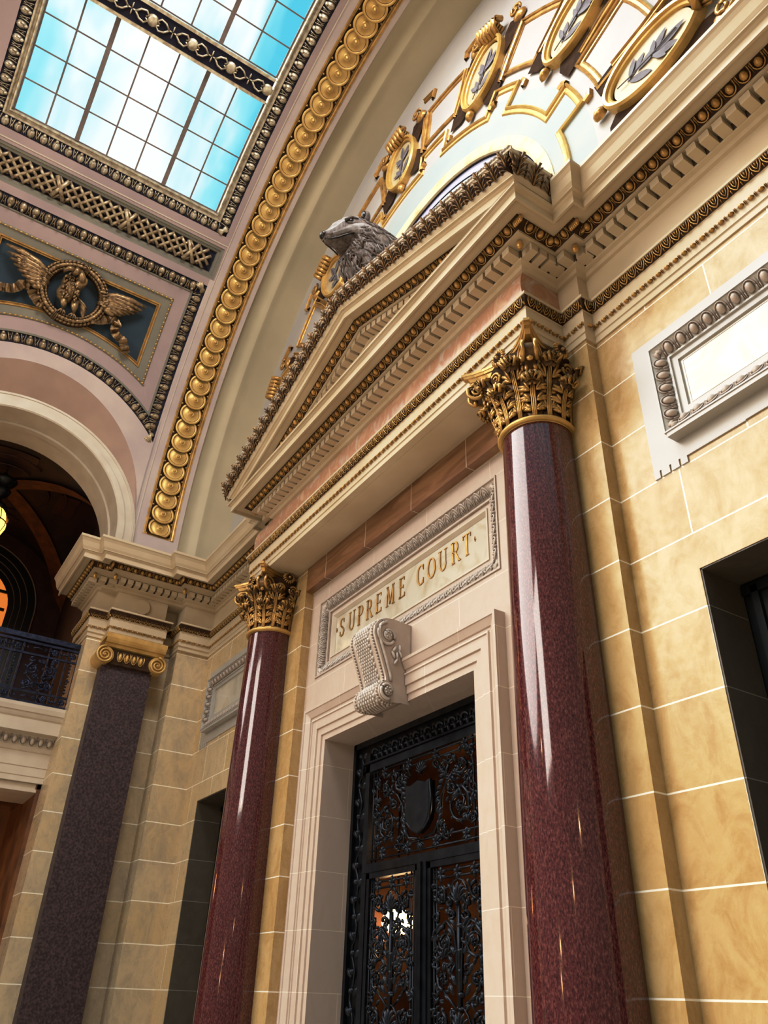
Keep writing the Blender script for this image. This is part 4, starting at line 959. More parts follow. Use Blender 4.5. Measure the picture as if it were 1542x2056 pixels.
# ---------------------------------------------------------------- painted passage behind the arch
R2 = 2.02; cyp, cxp = .25, -15.1
def hz(d): return sqrt(max(0, R2 * R2 - d * d))
mb = MB(); n = 36; G = []
for i in range(n + 1):
    row = []
    for j in range(n + 1):
        dx = -R2 + 2 * R2 * i / n; dy = -R2 + 2 * R2 * j / n
        row.append((cxp + dx, cyp + dy, 6.55 + max(hz(dx), hz(dy))))
    G.append(row)
mb.grid(G, 0, True)
mb.box(-17.3, -12.9, 2.2, 2.35, -1.5, 8.4); mb.box(-17.3, -12.9, -1.85, -1.7, -1.5, 8.4)
mb.box(-17.2, -13.0, -1.8, 2.3, -1.6, -1.5)
pc = tag(mb.build('wall_passage', 'passage'), 'dark painted groin vault of the passage behind the side arch', 'vault', kind='structure')
mb = MB()
for sg in (-1, 1):
    for sd in (-1, 1):
        P = []
        for k in range(25):
            t = -1.0 + k / 24 * 1.0; d = R2 * t; P.append((cxp + sd * -d * -1, cyp + sg * d, 6.55 + hz(d) - .02))
        G = [[(x + ox, y + oy, z - .0) for ox, oy in ((-.12, -.12 * -sg * sd), (.12, .12 * -sg * sd))] for x, y, z in P]
        mb.grid(G, 0, True)
for dyy in (-1, 1):
    G = [[(cxp - R2 * cos(k * pi / 24), cyp + dyy * R2 * .985 * 1.0, 0)] for k in range(25)]
mb.build('painted_rib', 'passage_rib', pc)
mb = MB()      # painted panels with pale borders between the ribs
for (ang, col) in ((0, 0), (pi / 2, 0), (pi, 0), (-pi / 2, 0)):
    for k in range(2):
        r = (.78, 1.10)[k]; Q_ = []
        for q in range(13):
            a = ang + (q - 6) / 6 * .45; dx, dy = r * cos(a) * (1.12), r * sin(a) * 1.12
            Q_.append((cxp + dx, cyp + dy, 6.55 + max(hz(dx), hz(dy)) - .03))
        V, F = tube(Q_, .018, 5); mb.add(V, F)
    dx, dy = 1.25 * cos(ang), 1.25 * sin(ang); G = []
    for i in range(5):
        row = []
        for j in range(7):
            u = (i - 2) / 2 * .20; v = (j - 3) / 3 * .42; X_ = dx + u * cos(ang) - v * sin(ang); Y_ = dy + u * sin(ang) + v * cos(ang); row.append((cxp + X_, cyp + Y_, 6.55 + max(hz(X_), hz(Y_)) - .025))
        G.append(row)
    mb.grid(G, 1, True)
mb.build('painted_border', ['passage_red', 'passage_red'], pc)
fa = empty('striped_arch', (-17.1, .25, 3.6), 'far arched recess with dark concentric rings around amber glass, behind the railing', 'arch'); Ff = Fs(-17.05)
for k, (r0, r1, w, m_) in enumerate(((2.2, 1.43, 0, 'passage_red'), (1.43, 1.27, .06, 'black'), (1.27, 1.14, .03, 'black'), (1.14, 1.02, .0, 'black'), (1.02, .90, -.03, 'black'))):
    mb = MB(); pt = [(cyp + r0, 3.0)] + [(cyp + r0 * cos(a * pi / 40), 6.8 + r0 * sin(a * pi / 40)) for a in range(41)] + [(cyp - r0, 3.0)]
    strip(mb, pt, Ff, [(0, w), (r0 - r1, w)], smooth=True)
    if k:
        V, F = tube([Ff(cyp + s_ * 1 if False else p[0], p[1], w + .01) for p in pt], .014 if k == 1 else .009, 5); mb.add(V, F, None, 1)
    mb.build('ring' if k else 'surround', [m_, 'rose'], fa)
mb = MB(); pt = [(cyp + .90, 3.0)] + [(cyp + .90 * cos(a * pi / 20), 6.8 + .9 * sin(a * pi / 20)) for a in range(21)] + [(cyp - .90, 3.0)]
mb.add([Ff(p[0], p[1], -.06) for p in pt], [tuple(range(len(pt)))], None, 0, False)
for y in (-.45, 0, .45): mb.box(-17.1, -17.06, cyp + y - .03, cyp + y + .03, 3, 7.6, mi=1)
for z in (6.1, 6.8, 7.2): mb.box(-17.1, -17.06, cyp - .85, cyp + .85, z - .03, z + .03, mi=1)
mb.build('amber_pane', ['amber', 'black'], fa)
mb = MB(); mb.box(-17.35, -17.2, -2.0, 2.5, -1.5, 9.0); tag(mb.build('wall_far', 'passage_red'), 'dark red-brown end wall of the passage', 'wall', kind='structure')
mb = MB(); mb.box(-17.0, -12.95, 2.02, 2.2, -1.5, 2.9); mb.box(-15.2, -15.0, -1.7, 2.2, -1.5, 2.9)
for k in range(6): mb.box(-15.0, -12.95, -1.6 + k * .72, -1.5 + k * .72, 2.55, 2.62)
mb.box(-15.0, -12.95, -1.7, 2.2, 2.62, 2.66)
tag(mb.build('wall_lower', 'tan_glow'), 'rusty brown lower passage wall under the balcony', 'wall', kind='structure')
ln = empty('hanging_lantern', (-14.5, .27, 7.3), 'lit yellow glass hanging lantern with black iron cap at the left edge', 'lantern')
mb = MB(); lathe(mb, [(.0, 7.0), (.13, 7.03), (.24, 7.15), (.30, 7.32), (.30, 7.45), (.26, 7.58), (.20, 7.66)], -14.5, .22, 24); mb.build('glass_bowl', 'lamp', ln)
mb = MB(); lathe(mb, [(.20, 7.66), (.24, 7.70), (.20, 7.78), (.10, 7.84), (.07, 7.95), (.16, 8.0), (.20, 8.1), (.12, 8.2), (.22, 8.26), (.26, 8.33), (.10, 8.42), (.03, 8.5)], -14.5, .22, 24)
V, F = tube([(-14.5, .22, 8.45), (-14.5, .22, 8.30 + .06)], .02, 6); mb.add(V, F)
for k in range(12):
    a = k * pi / 6; V, F = tube([(-14.5 + r * cos(a), .22 + r * sin(a), z) for r, z in ((.10, 7.02), (.245, 7.15), (.305, 7.32), (.305, 7.45), (.265, 7.58), (.205, 7.67))], .007, 4); mb.add(V, F)
V, F = tube([(-14.5 + .305 * cos(k * pi / 12), .22 + .305 * sin(k * pi / 12), 7.40) for k in range(24)], .012, 5, closed=True); mb.add(V, F)
for k in range(6):
    a = k * pi / 3; V, F = ell(0, 0, 0, .03, .03, .05, full=True, n=6); mb.add([(-14.5 + .33 * cos(a) + x, .22 + .33 * sin(a) + y, 7.42 + z) for x, y, z in V], F, None, 1)
V, F = tube([(-14.5, .22, 8.48), (-14.5, .22, 8.66)], .015, 5); mb.add(V, F)
mb.build('cap', ['black', 'gold'], ln)

# ---------------------------------------------------------------- barrel vault over the bay
def Fv(a, b, w):
    if b < 0: return (Xc - (RV - w), a, Zc + b)
    th = pi - b / RV; r = RV - w
    return (Xc + r * cos(th), a, Zc + r * sin(th))
BE = 14.3; YL = -2.75
def yc0(k): return .24 + k
def rose_b(y):
    d = abs(y - .24)
    if d >= 2.05: return -.7
    z = 7.04 + sqrt(2.05 ** 2 - d * d); return (pi - (pi - math.asin(min(1, (z - Zc) / RV)))) * RV
def low_b(y): return -.07 + sqrt(max(0, 2.75 ** 2 - (y - .24) ** 2))
vt = MB()
def vrect(mb, y0, y1, b0, b1, w, mi=0, ny=1, pitch=.25):
    nb = max(1, int(abs(b1 - b0) / pitch)); mb.grid([[Fv(y0 + (y1 - y0) * i / ny, b0 + (b1 - b0) * j / nb, w) for j in range(nb + 1)] for i in range(ny + 1)], mi, True)
# rib with guilloche channel
vrect(vt, 2.36, 3.155, -.62, .045, 0, 1); vrect(vt, 2.36, 2.505, .045, BE, 0, 1); vrect(vt, 3.065, 3.155, .045, BE, 0, 1)
# hollow cove between rib and lunette
sec = [(3.155, 0), (3.158, -.07), (3.20, -.10), (3.34, -.115), (3.44, -.085), (3.49, -.05), (3.51, -.05), (3.56, -.075), (3.70, -.10), (4.2, -.11)]
nb = 70; vt.grid([[Fv(y, -.62 + (BE + .62) * j / nb, w) for j in range(nb + 1)] for y, w in sec], 2, True)
# spandrel surface round the arch and the coffer
ny = 60
for (ya, yb) in ((YL, -1.795), (-1.795, 2.275), (2.275, 2.36)):
    n = 48 if yb - ya > 2 else 6; cols = []
    for i in range(n + 1):
        y = ya + (yb - ya) * i / n; b0 = rose_b(y); b1 = low_b(y) if -1.8 < y < 2.28 and (ya, yb) == (-1.795, 2.275) else 5.04
        cols.append([Fv(y, b0 + (b1 - b0) * j / 14, 0) for j in range(15)])
    vt.grid(cols, 1 if yb < 2.3 else 1, True)
vrect(vt, -1.795, 2.275, 4.904, 5.04, 0, 0, 2, .1)
vrect(vt, YL, -1.90, 5.04, BE, 0, 0); vrect(vt, 2.33, 2.36, 5.04, BE, 0, 0); vrect(vt, -1.90, 2.33, 5.64, 5.85, 0, 0)
vrect(vt, -1.90, -1.865, 5.85, BE, 0, 0); vrect(vt, 2.255, 2.33, 5.85, BE, 0, 0); vrect(vt, -1.865, 2.255, 13.6, BE, 0, 0)
# rose reveal between the vault edge and the archivolt
G = []
for k in range(49):
    a = pi * k / 48; y = .24 + 2.05 * cos(a); z = 7.04 + 2.05 * sin(a); th = math.asin(min(1, (z - Zc) / RV)); X0 = Xc - RV * cos(th)
    G.append([(X0 + (-12.06 - X0) * t, y + (.24 + 2.13 * cos(a) - y) * t, z + (6.52 + 2.13 * sin(a) - z) * t) for t in (0, .33, .66, 1)])
vt.grid(G, 3, True)
vault = tag(vt.build('ceiling', ['rosy', 'rib', 'cove', 'rose']), 'rosy plaster barrel vault with painted coffers', 'vault', kind='structure')
mb = MB(); vrect(mb, 2.356, 2.372, -.4, BE, .012, 0, 1, .2); vrect(mb, -1.90, 2.36, 5.695, 5.715, .008, 0, 8, .02); mb.build('pale_line', 'fascia_white', vault)

# archivolt and arch soffit
ap = [(.24 + 2.13, 6.05)] + [(.24 + 2.13 * cos(a * pi / 48), 6.52 + 2.13 * sin(a * pi / 48)) for a in range(49)] + [(.24 - 2.13, 6.05)]
mb = MB(); strip(mb, ap, Fs(-12.08), [(-.02, 0), (0, .03), (.025, .03), (.03, .045), (.05, .045), (.055, .03), (.18, .03), (.185, .05), (.28, .05), (.30, .03), (.30, -.42), (.33, -.44), (.33, -.56), (.30, -.58), (.30, -1.05), (-.6, -1.06)], smooth=False)
tag(mb.build('trim_6', ['fascia_white']), 'smooth pale archivolt round the side opening', 'arch', kind='structure')

# spandrel coffer with leaf border, bead line, blue panel
tipb = low_b(2.275)
path = [(2.275, tipb), (2.275, 4.904), (-1.795, 4.904), (-1.795, tipb)] + [(-1.795 + 4.07 * k / 36, low_b(-1.795 + 4.07 * k / 36)) for k in range(1, 36)]
def sub(path, n=14):
    out = []
    for i in range(len(path)):
        a = path[i]; b = path[(i + 1) % len(path)]; L = hypot(b[0] - a[0], b[1] - a[1]); m = max(1, int(L / .3)); out += [(a[0] + (b[0] - a[0]) * q / m, a[1] + (b[1] - a[1]) * q / m) for q in range(m)]
    return out
cf = empty('spandrel_coffer', tuple(Fv(.24, 3.8, 0)), 'curved trapezoid coffer with gilded leaf border and dark blue panel above the side arch', 'coffer')
sp_ = sub(path)
def cloop(dv):
    yl, yr, bt, R_ = -1.795 + dv, 2.275 - dv, 4.904 - dv, 2.75 + dv
    lb = lambda y: -.07 + sqrt(R_ * R_ - (y - .24) ** 2)
    o = [(yr, lb(yr) + (bt - lb(yr)) * k / 10) for k in range(10)] + [(yr + (yl - yr) * k / 4, bt) for k in range(4)]
    return o + [(yl, bt + (lb(yl) - bt) * k / 10) for k in range(10)] + [(yl + (yr - yl) * k / 40, lb(yl + (yr - yl) * k / 40)) for k in range(40)]
mb = MB()
for pr, mi in (([(0, 0), (0, -.02), (.195, -.06)], 0), ([(.195, -.06), (.197, -.03), (.22, -.03), (.235, -.045)], 2), ([(.235, -.045), (.46, -.055)], 1), ([(.46, -.055), (.47, -.04), (.50, -.04), (.505, -.055), (.64, -.06)], 2), ([(.64, -.06), (.645, -.045), (.665, -.045), (.67, -.06), (.685, -.06), (.69, -.05), (.70, -.05), (.705, -.10)], 3)):
    Ls = [[Fv(p[0], p[1], w_) for p in cloop(v_)] for v_, w_ in pr]; Ls = [l + [l[0]] for l in Ls]; mb.grid(Ls, mi, False)
mb.build('coffer_frame', ['navy', 'rosy', 'olive', 'gold'], cf)
def Fq(w0): return lambda a, b, w: Fv(a, b, w0 + w)
mb = MB(); arcp = [(-1.795 + 4.07 * k / 36, low_b(-1.795 + 4.07 * k / 36) + .0) for k in range(37)]
for pth_, ins in (([(2.265, tipb), (2.265, 4.904)], .20), ([(2.275, 4.894), (-1.795, 4.894)], .14), ([(-1.785, 4.904), (-1.785, tipb)], .2), (arcp, .20)):
    band(mb, pth_, Fq(-.045), U_bulb, .20, .18, .075, inset=ins)
for (y, b, an) in ((2.20, 4.82, .78), (-1.72, 4.82, -.78), (2.20, tipb + .10, 2.8), (-1.72, tipb + .10, -2.8)):
    for k in range(5):
        V, Q = ell(0, .0, 0, .035, .13, .06, k=2); a = an + (k - 2) * .28; c, s = cos(a), sin(a)
        mb.add([Fv(y - (v_ + .03) * s + u * c - (.0), b + (v_ + .03) * c + u * s, -.03 + w) for u, v_, w in V], Q)
mb.build('leaf_border', 'bulb', cf)
mb = MB(); ip2 = []
def offp(dv):
    yl, yr = -1.795 + dv, 2.275 - dv; R_ = 2.75 + dv
    lb = lambda y: -.07 + sqrt(R_ * R_ - (y - .24) ** 2)
    return [(yr, lb(yr)), (yr, 4.904 - dv)], [(yr, 4.904 - dv), (yl, 4.904 - dv)], [(yl, 4.904 - dv), (yl, lb(yl))], [(yl + (yr - yl) * k / 30, lb(yl + (yr - yl) * k / 30)) for k in range(31)], lb
a1, a2, a3, a4, _ = offp(.468)
for p_ in (a1, a2, a3, a4): band(mb, p_, Fq(-.042), U_bead, .085, .038, .022)
mb.build('bead_line', 'gold_pale', cf)
mb = MB(); _, _, _, _, lb = offp(.70); n = 40
mb.grid([[Fv(y, lb(y) + (4.204 - lb(y)) * j / 8, -.10) for j in range(9)] for y in [-1.095 + 2.67 * i / n for i in range(n + 1)]], 0, True); mb.build('blue_panel', 'blue', cf)

# eagle in a wreath on the blue panel (coordinates: a = Y, b measured on the vault)
eg = empty('eagle_relief', tuple(Fv(.20, 3.75, 0)), 'gilded eagle relief with spread wings inside a round wreath on the blue coffer', 'relief')
AB = lambda y, th: (y, arc(th))
wc = (.21, arc(146.0)); mb = MB(); wr = .50
def wring(a, r_): return (wc[0] + (wr + r_ * 0) * cos(a) * 1.02, wc[1] + wr * sin(a) * .96)
for k in range(54):
    a = 2 * pi * k / 54
    for (dr, dw, s_) in ((-.055, .03, .8), (0, .07, 1.1), (.055, .03, .8)):
        c_ = (wc[0] + (wr + dr) * cos(a + dr * 2) * 1.02, wc[1] + (wr + dr) * sin(a + dr * 2) * .96)
        V, Q = ell(0, 0, 0, .034 * s_, .058 * s_, .045, k=2, n=6); t = a + .35 * (1 if dr > 0 else -1 if dr < 0 else 0); c, s = cos(t), sin(t)
        mb.add([Fv(c_[0] + u * c - v_ * s, c_[1] + u * s + v_ * c, .0 + dw + w) for u, v_, w in V], Q)
G = []
for k in range(49):
    a = 2 * pi * k / 48; G.append([Fv(wc[0] + (wr + dr) * cos(a) * 1.02, wc[1] + (wr + dr) * sin(a) * .96, w) for dr, w in ((-.10, -.10), (-.085, .0), (-.04, .05), (.04, .05), (.085, 0), (.10, -.10))])
mb.grid(G, 1, True)
for a in (-pi / 2 - .3, pi / 2 - .15, .05, pi):     # ribbon bindings
    for q in (-.05, 0, .05):
        V, Q = tube([Fv(wc[0] + (wr + dr) * cos(a + q) * 1.02, wc[1] + (wr + dr) * sin(a + q) * .96, w) for dr, w in ((-.10, 0), (-.05, .11), (.05, .11), (.10, 0))], .014, 5); mb.add(V, Q)
mb.build('wreath', ['bronze', 'umber'], eg)
body = MB()
def be(y, th, w, ry, rb, rw, rot=0, mi=0, k=3, n=10):
    V, Q = ell(0, 0, 0, ry, rb, rw, rot, n=n, k=k, full=True); b = arc(th); body.add([Fv(y + u, b + v_, w + x) for u, v_, x in V], Q, None, mi)
be(.14, 145.4, .04, .17, .22, .12, .3); be(.10, 146.5, .03, .16, .18, .10); be(.26, 144.2, .10, .09, .15, .09, -.5); be(.24, 143.3, .17, .07, .12, .09, .5); be(.13, 142.9, .22, .085, .06, .08, 1.3)
V, Q = tube([Fv(y, arc(t), w) for y, t, w in ((.08, 142.8, .26), (.01, 142.95, .29), (-.04, 143.5, .28), (-.045, 143.9, .25))], [.045, .04, .028, .008], 6); body.add(V, Q)
for (y0, y1) in ((.10, .13), (.28, .31)):
    V, Q = tube([Fv(y0, arc(147.2), .06), Fv((y0 + y1) / 2, arc(148.2), .12), Fv(y1, arc(149.1), .12)], [.07, .055, .025], 8); body.add(V, Q)
    for k in range(4):
        V, Q = tube([Fv(y1, arc(149.0), .12), Fv(y1 + (k - 1.5) * .035, arc(149.5), .15), Fv(y1 + (k - 1.5) * .045, arc(150.0), .11)], [.016, .014, .006], 5); body.add(V, Q)
random.seed(4)
for k in range(70):      # breast and neck feathers
    y = .14 + random.uniform(-.15, .15); t = 145.4 + random.uniform(-1.9, 1.9); be(y, t, .12 + .03 * random.random(), .022, .038, .03, random.uniform(-.5, .5), 0, 2, 6)
for k in range(6):
    y = .44 + k * .0; V, Q = tube([Fv(.30 + k * .02, arc(146.4 + k * .3), .03), Fv(.42 + k * .01, arc(147.0 + k * .38), .05), Fv(.50, arc(147.5 + k * .42), .03)], [.02, .026, .014], 5); body.add(V, Q)
body.build('eagle_body', 'bronze', eg)
def wing(root, tip, nf, sgn, lower):
    w_ = MB(); r = (root[0], arc(root[1])); t = (tip[0], arc(tip[1])); lo = (lower[0], arc(lower[1]))
    for k in range(nf):
        q = k / (nf - 1); s = (r[0] + (lo[0] - r[0]) * q * .35, r[1] + (lo[1] - r[1]) * q * .9); e = (t[0] + (lo[0] - t[0]) * q ** 1.2, t[1] + (lo[1] - t[1]) * q ** .75)
        m1 = ((s[0] * 2 + e[0]) / 3, (s[1] * 2 + e[1]) / 3 + .055 * (1 - q)); m2 = ((s[0] + e[0] * 2) / 3, (s[1] + e[1] * 2) / 3 + .045 * (1 - q))
        V, Q = tube([Fv(*s, .05), Fv(*m1, .10 - .02 * q), Fv(*m2, .085 - .02 * q), Fv(*e, .03)], [.040, .056, .052, .022], 6); w_.add(V, Q)
    for k in range(46):
        u, v_ = random.random() * .62, random.random(); p0 = (r[0] + (t[0] - r[0]) * u + (lo[0] - r[0]) * v_ * .25, r[1] + (t[1] - r[1]) * u + (lo[1] - r[1]) * v_ * .75 * (1 - u * .5) + .06 * (1 - v_))
        V, Q = ell(0, 0, 0, .05, .025, .035, rot=atan2(t[1] - r[1], t[0] - r[0]), k=2, n=6); w_.add([Fv(p0[0] + a, p0[1] + b, .10 + c) for a, b, c in V], Q)
    w_.build('wing', 'bronze', eg)
wing((.62, 144.6), (1.40, 143.5), 8, 1, (.98, 146.7)); wing((-.20, 144.9), (-1.00, 143.1), 8, -1, (-.45, 147.4))
for pts_ in (((.58, 148.9), (.80, 148.1), (.93, 147.4), (1.05, 147.6), (1.02, 148.6), (1.08, 149.5), (1.22, 149.9), (1.30, 151.0), (1.36, 151.8)), ((-.16, 149.6), (-.28, 149.3), (-.40, 148.3), (-.46, 147.6), (-.58, 147.7), (-.66, 148.8), (-.76, 149.2), (-.88, 149.4), (-1.0, 150.4))):
    rb = MB(); P = [(y, arc(t)) for y, t in pts_]; G = []
    for i in range(len(P) - 1):
        for q in range(5):
            t = q / 5; c_ = (P[i][0] + (P[i + 1][0] - P[i][0]) * t, P[i][1] + (P[i + 1][1] - P[i][1]) * t); dx, dy = P[i + 1][0] - P[i][0], P[i + 1][1] - P[i][1]; l = hypot(dx, dy)
            wv = .04 * sin((i * 5 + q) * 1.3) + .03; G.append([Fv(c_[0] - dy / l * o, c_[1] + dx / l * o, wv + (.02 if abs(o) < .01 else 0)) for o in (-.075, 0, .075)])
    rb.grid(G, 0, False); rb.build('ribbon', 'bronze', eg)

# lozenge trellis band
lz = empty('trellis_band', tuple(Fv(.24, 5.35, 0)), 'narrow recessed band of gilded lozenge trellis below the skylight', 'molding')
R4 = [(2.33, 5.04), (2.33, 5.64), (-1.90, 5.64), (-1.90, 5.04)]
mb = MB(); s4 = sub(R4)
strip(mb, s4, Fv, [(0, 0), (.012, -.01), (.05, -.015), (.06, -.035), (.10, -.04), (.115, -.075)], 0, closed=True); vrect(mb, -1.82, 2.25, 5.10, 5.58, -.075, 1, 2); mb.build('channel', ['olive', 'navy'], lz)
mb = MB(); y0, y1, b0, b1 = -1.76, 2.19, 5.165, 5.52; st = .165; n = int((y1 - y0) / st)
for i in range(-2, n + 1):
    for sg in (0, 1):
        ya = y0 + i * st; yb = ya + st * 2.2
        if sg: ya, yb = yb, ya
        pts_ = []
        for q in range(5):
            y = ya + (yb - ya) * q / 4; b = b0 + (b1 - b0) * q / 4
            if y0 <= y <= y1: pts_.append(Fv(y, b, -.03 + .018 * (q % 2)))
        if len(pts_) > 2: V, Q = tube(pts_, .030, 5); mb.add(V, Q)
for i in range(n):
    for q in range(4):
        V, Q = ell(0, 0, 0, .042, .030, .035, k=2, n=6); mb.add([Fv(y0 + (i + .5 + (.5 if q % 2 else 0)) * st + a, b0 + (q + .5) * (b1 - b0) / 4 + b, -.06 + c) for a, b, c in V], Q)
for y in (1.78, .62, -.54, -1.70):
    for sg in (-1, 1):
        V, Q = tube([Fv(y - .10 * sg, b0, .0), Fv(y, (b0 + b1) / 2, .015), Fv(y + .10 * sg, b1, .0)], .038, 6); mb.add(V, Q)
mb.build('trellis', 'bulb', lz)

# skylight
sk = empty('window_1', tuple(Fv(.2, 8, 0)), 'large gridded glass skylight in the vault', 'skylight', kind='structure')
R5 = [(2.255, 5.85), (2.255, 13.6), (-1.865, 13.6), (-1.865, 5.85)]; s5 = sub(R5)
mb = MB(); strip(mb, s5, Fv, [(0, 0), (0, -.02), (.18, -.05)], 0, closed=True); strip(mb, s5, Fv, [(.18, -.05), (.185, -.02), (.21, -.02), (.23, -.06), (.26, -.06), (.265, -.04), (.285, -.04), (.31, -.19)], 1, closed=True)
mb.build('window_frame', ['navy', 'silver_gold'], sk)
mb = MB()
for p_ in ([(2.25, 5.85), (2.25, 13.6)], [(2.255, 13.595), (-1.865, 13.595)], [(-1.86, 13.6), (-1.86, 5.85)], [(-1.865, 5.855), (2.255, 5.855)]): band(mb, p_, Fq(-.04), U_bulb, .205, .17, .075, inset=.16)
for (y, b, an) in ((2.17, 5.93, 2.4), (-1.78, 5.93, -2.4)):
    for k in range(5):
        V, Q = ell(0, 0, 0, .03, .12, .06, k=2); a = an + (k - 2) * .28; c, s = cos(a), sin(a); mb.add([Fv(y - v_ * s + u * c, b + v_ * c + u * s, -.02 + w) for u, v_, w in V], Q)
mb.build('leaf_border', 'silver_gold', sk)
gy0, gy1 = -1.555, 1.945; zones = [(6.16, 8.16), (8.60, 10.60), (11.04, 13.04)]
mb = MB(); ba = MB()
for (z0, z1) in zones:
    for k in range(8):
        y = gy0 + (gy1 - gy0) * k / 7; hwid = .036 if k in (2, 5) else .013
        vrect(ba, y - hwid, y + hwid, z0, z1, -.10 if hwid > .02 else -.13, 0, 1, .2)
        for s_ in (-1, 1): ba.grid([[Fv(y + s_ * hwid, z0 + (z1 - z0) * j / 10, w) for j in range(11)] for w in ((-.10 if hwid > .02 else -.13), -.17)], 0, False)
    for k in range(5):
        b = z0 + (z1 - z0) * k / 4; ba.grid([[Fv(y, b + s_, -.128) for y in (gy0, gy1)] for s_ in (-.012, .012)], 0, False); ba.grid([[Fv(y, b - .010, w) for y in (gy0, gy1)] for w in (-.128, -.17)], 0, False)
    vrect(mb, gy0 - .05, gy1 + .05, z0 - .05, z1 + .05, -.165, 0, 1, .25)
ba.build('glazing_bar', 'bar_brown', sk); mb.build('pane', 'glass', sk)
for (z0, z1) in ((8.16, 8.60), (10.60, 11.04)):
    c = MB(); vrect(c, gy0 - .0, gy1, z0 + .05, z1 - .05, -.055, 1, 1, .2)
    for e_ in (z0, z1 - .05): c.grid([[Fv(y, e_ + o, w) for y in (gy0, gy1)] for o, w in ((0, -.17), (0, -.03), (.05, -.03), (.05, -.06))], 0, False)
    co = c.build('crossbar', ['silver_gold', 'navy'], sk); r = MB()
    zc = (z0 + z1) / 2; y = gy1 - .06; k = 0
    while y > gy0:
        V, Q = ell(y, zc, -.05, .095, .095, .045, n=14); r.add([Fv(*p) for p in V], Q)
        for sd in (-1, 1):
            base = y - .33 * 1 - sd * .14
            for s2 in (-1, 1):
                V, Q = tube([Fv(base - sd * .02 + x, zc + zz, -.03) for x, zz in ((sd * .10, 0), (sd * .03, s2 * .07), (-sd * .05, s2 * .09), (-sd * .10, s2 * .04), (-sd * .06, s2 * .01))], .017, 5); r.add(V, Q)
        for a in range(4): V, Q = ell(0, .05, 0, .014, .05, .03, k=2, n=6); t = a * pi / 2; r.add([Fv(y - .33 + u * cos(t) - v_ * sin(t), zc + u * sin(t) + v_ * cos(t), -.05 + w) for u, v_, w in V], Q)
        y -= .66
    r.build('scroll_ornament', 'silver_gold', co)

# guilloche band of overlapping discs on the rib
gl = empty('disc_band', tuple(Fv(2.785, 6, 0)), 'long curved gilded channel of overlapping discs along the vault rib', 'molding')
mb = MB(); vrect(mb, 2.505, 3.065, .045, BE, -.035, 0, 1, .2)
for (ya, sgn) in ((2.505, 1), (3.065, -1)):
    pr = [(0, 0), (0, .006), (.022, .006), (.024, -.012), (.05, -.012), (.056, -.02), (.062, -.035)] if sgn > 0 else [(0, 0), (0, .006), (.02, .006), (.03, .018), (.055, .014), (.062, -.012), (.078, -.012), (.082, -.035)]
    nb = 70; mb.grid([[Fv(ya + sgn * v, .045 + (BE - .045) * j / nb, w) for j in range(nb + 1)] for v, w in pr], 1, False)
mb.grid([[Fv(y, .045 + v, w) for y in (2.505, 3.065)] for v, w in ((0, 0), (0, .006), (.02, .006), (.022, -.035))], 1, False)
ch = mb.build('channel', ['umber', 'gold'], gl)
step = radians(2.6) * RV; b0 = arc(177.95); prf = [(.0, .050), (.014, .046), (.024, .030), (.027, .012), (.040, .012), (.046, .020), (.054, .012), (.060, .0), (.150, .0), (.158, .006), (.164, .014), (.186, .014), (.198, .004), (.200, -.03)]
for k in range(-1, 48):
    b = b0 + k * step; d = MB(); n = 28
    if k < 0:
        b = b0 - step
    G = []
    for r, w in prf:
        row = []
        for j in range(n):
            a = 2 * pi * j / n; u = r * cos(a); v_ = r * sin(a); bb = max(b + v_, .07); row.append(Fv(2.775 + u * 1.02, bb, w + .004 - v_ * .13))
        G.append(row)
    d.grid(G[:5], 0, True, closed=True); d.grid(G[4:9], 0, True, closed=True); d.grid(G[8:10], 1, True, closed=True); d.grid(G[9:13], 0, True, closed=True); d.grid(G[12:], 1, True, closed=True)  # brown faces put the grooves' shade into the disc colour
    for s_ in (-1, 1):
        V, Q = ell(2.775 + s_ * .20, b + step * .5, -.03, .022, .022, .03, k=2, n=4); d.add([Fv(*p) for p in V], Q, None, 0)
    d.build('disc', ['gold_pale', 'leaf_brown'], gl)

# ---------------------------------------------------------------- lunette wall, window, gilded moldings
LY = 4.08; FL = Fw(LY)
mb = MB(); wcx, wcz, wr = -5.97, 7.43, 2.56; n = 96
def lun(a, r): return (wcx + r * cos(a), LY, wcz + r * sin(a))
G = []
for k in range(n + 1):
    a = -pi * .12 + pi * 1.24 * k / n; G.append([lun(a, wr), lun(a, 3.15), lun(a, 7.6)])
mb.grid([[r[0], r[1]] for r in G], 1, True); mb.grid([[r[1], r[2]] for r in G], 0, True)
mb.box(-12.6, 2.4, LY + .005, 4.3, 4.9, 6.75) if False else None
for (a, b) in ((-12.6, wcx - wr), (wcx + wr, 2.4)): mb.box(a, b, LY + .002, 4.3, 4.9, 7.0)
mb.box(-12.6, 2.4, 4.2, 4.6, 4.9, 6.6)
tag(mb.build('wall_lunette', ['lunette', 'aqua']), 'pale lunette wall above the cornice under the vault', 'wall', kind='structure')
w2 = empty('window_2', (wcx, LY, wcz), 'arched lunette window with gold leaf band behind the pediment', 'window', kind='structure')
arcpath = lambda r, a0=-.15, a1=pi + .15, n=72: [(wcx + r * cos(a0 + (a1 - a0) * k / n), wcz + r * sin(a0 + (a1 - a0) * k / n)) for k in range(n + 1)]
mb = MB(); strip(mb, arcpath(wr), FL, [(-.0, 0), (.0, .015), (.13, .01), (.165, -.0), (.17, -.07)], smooth=False); mb.build('gold_band', 'goldleaf_band', w2)
mb = MB()
for k, (r0, r1, w, mi) in enumerate(((2.42, 2.22, -.055, 0), (2.22, 2.05, -.05, 1), (2.05, 1.85, -.045, 0), (1.85, 0.02, -.04, 1))): strip(mb, arcpath(r0), FL, [(0, w), (r0 - r1, w)], mi, smooth=True)
mb.build('pane', ['lavender', 'grey_glass'], w2)
mb = MB()
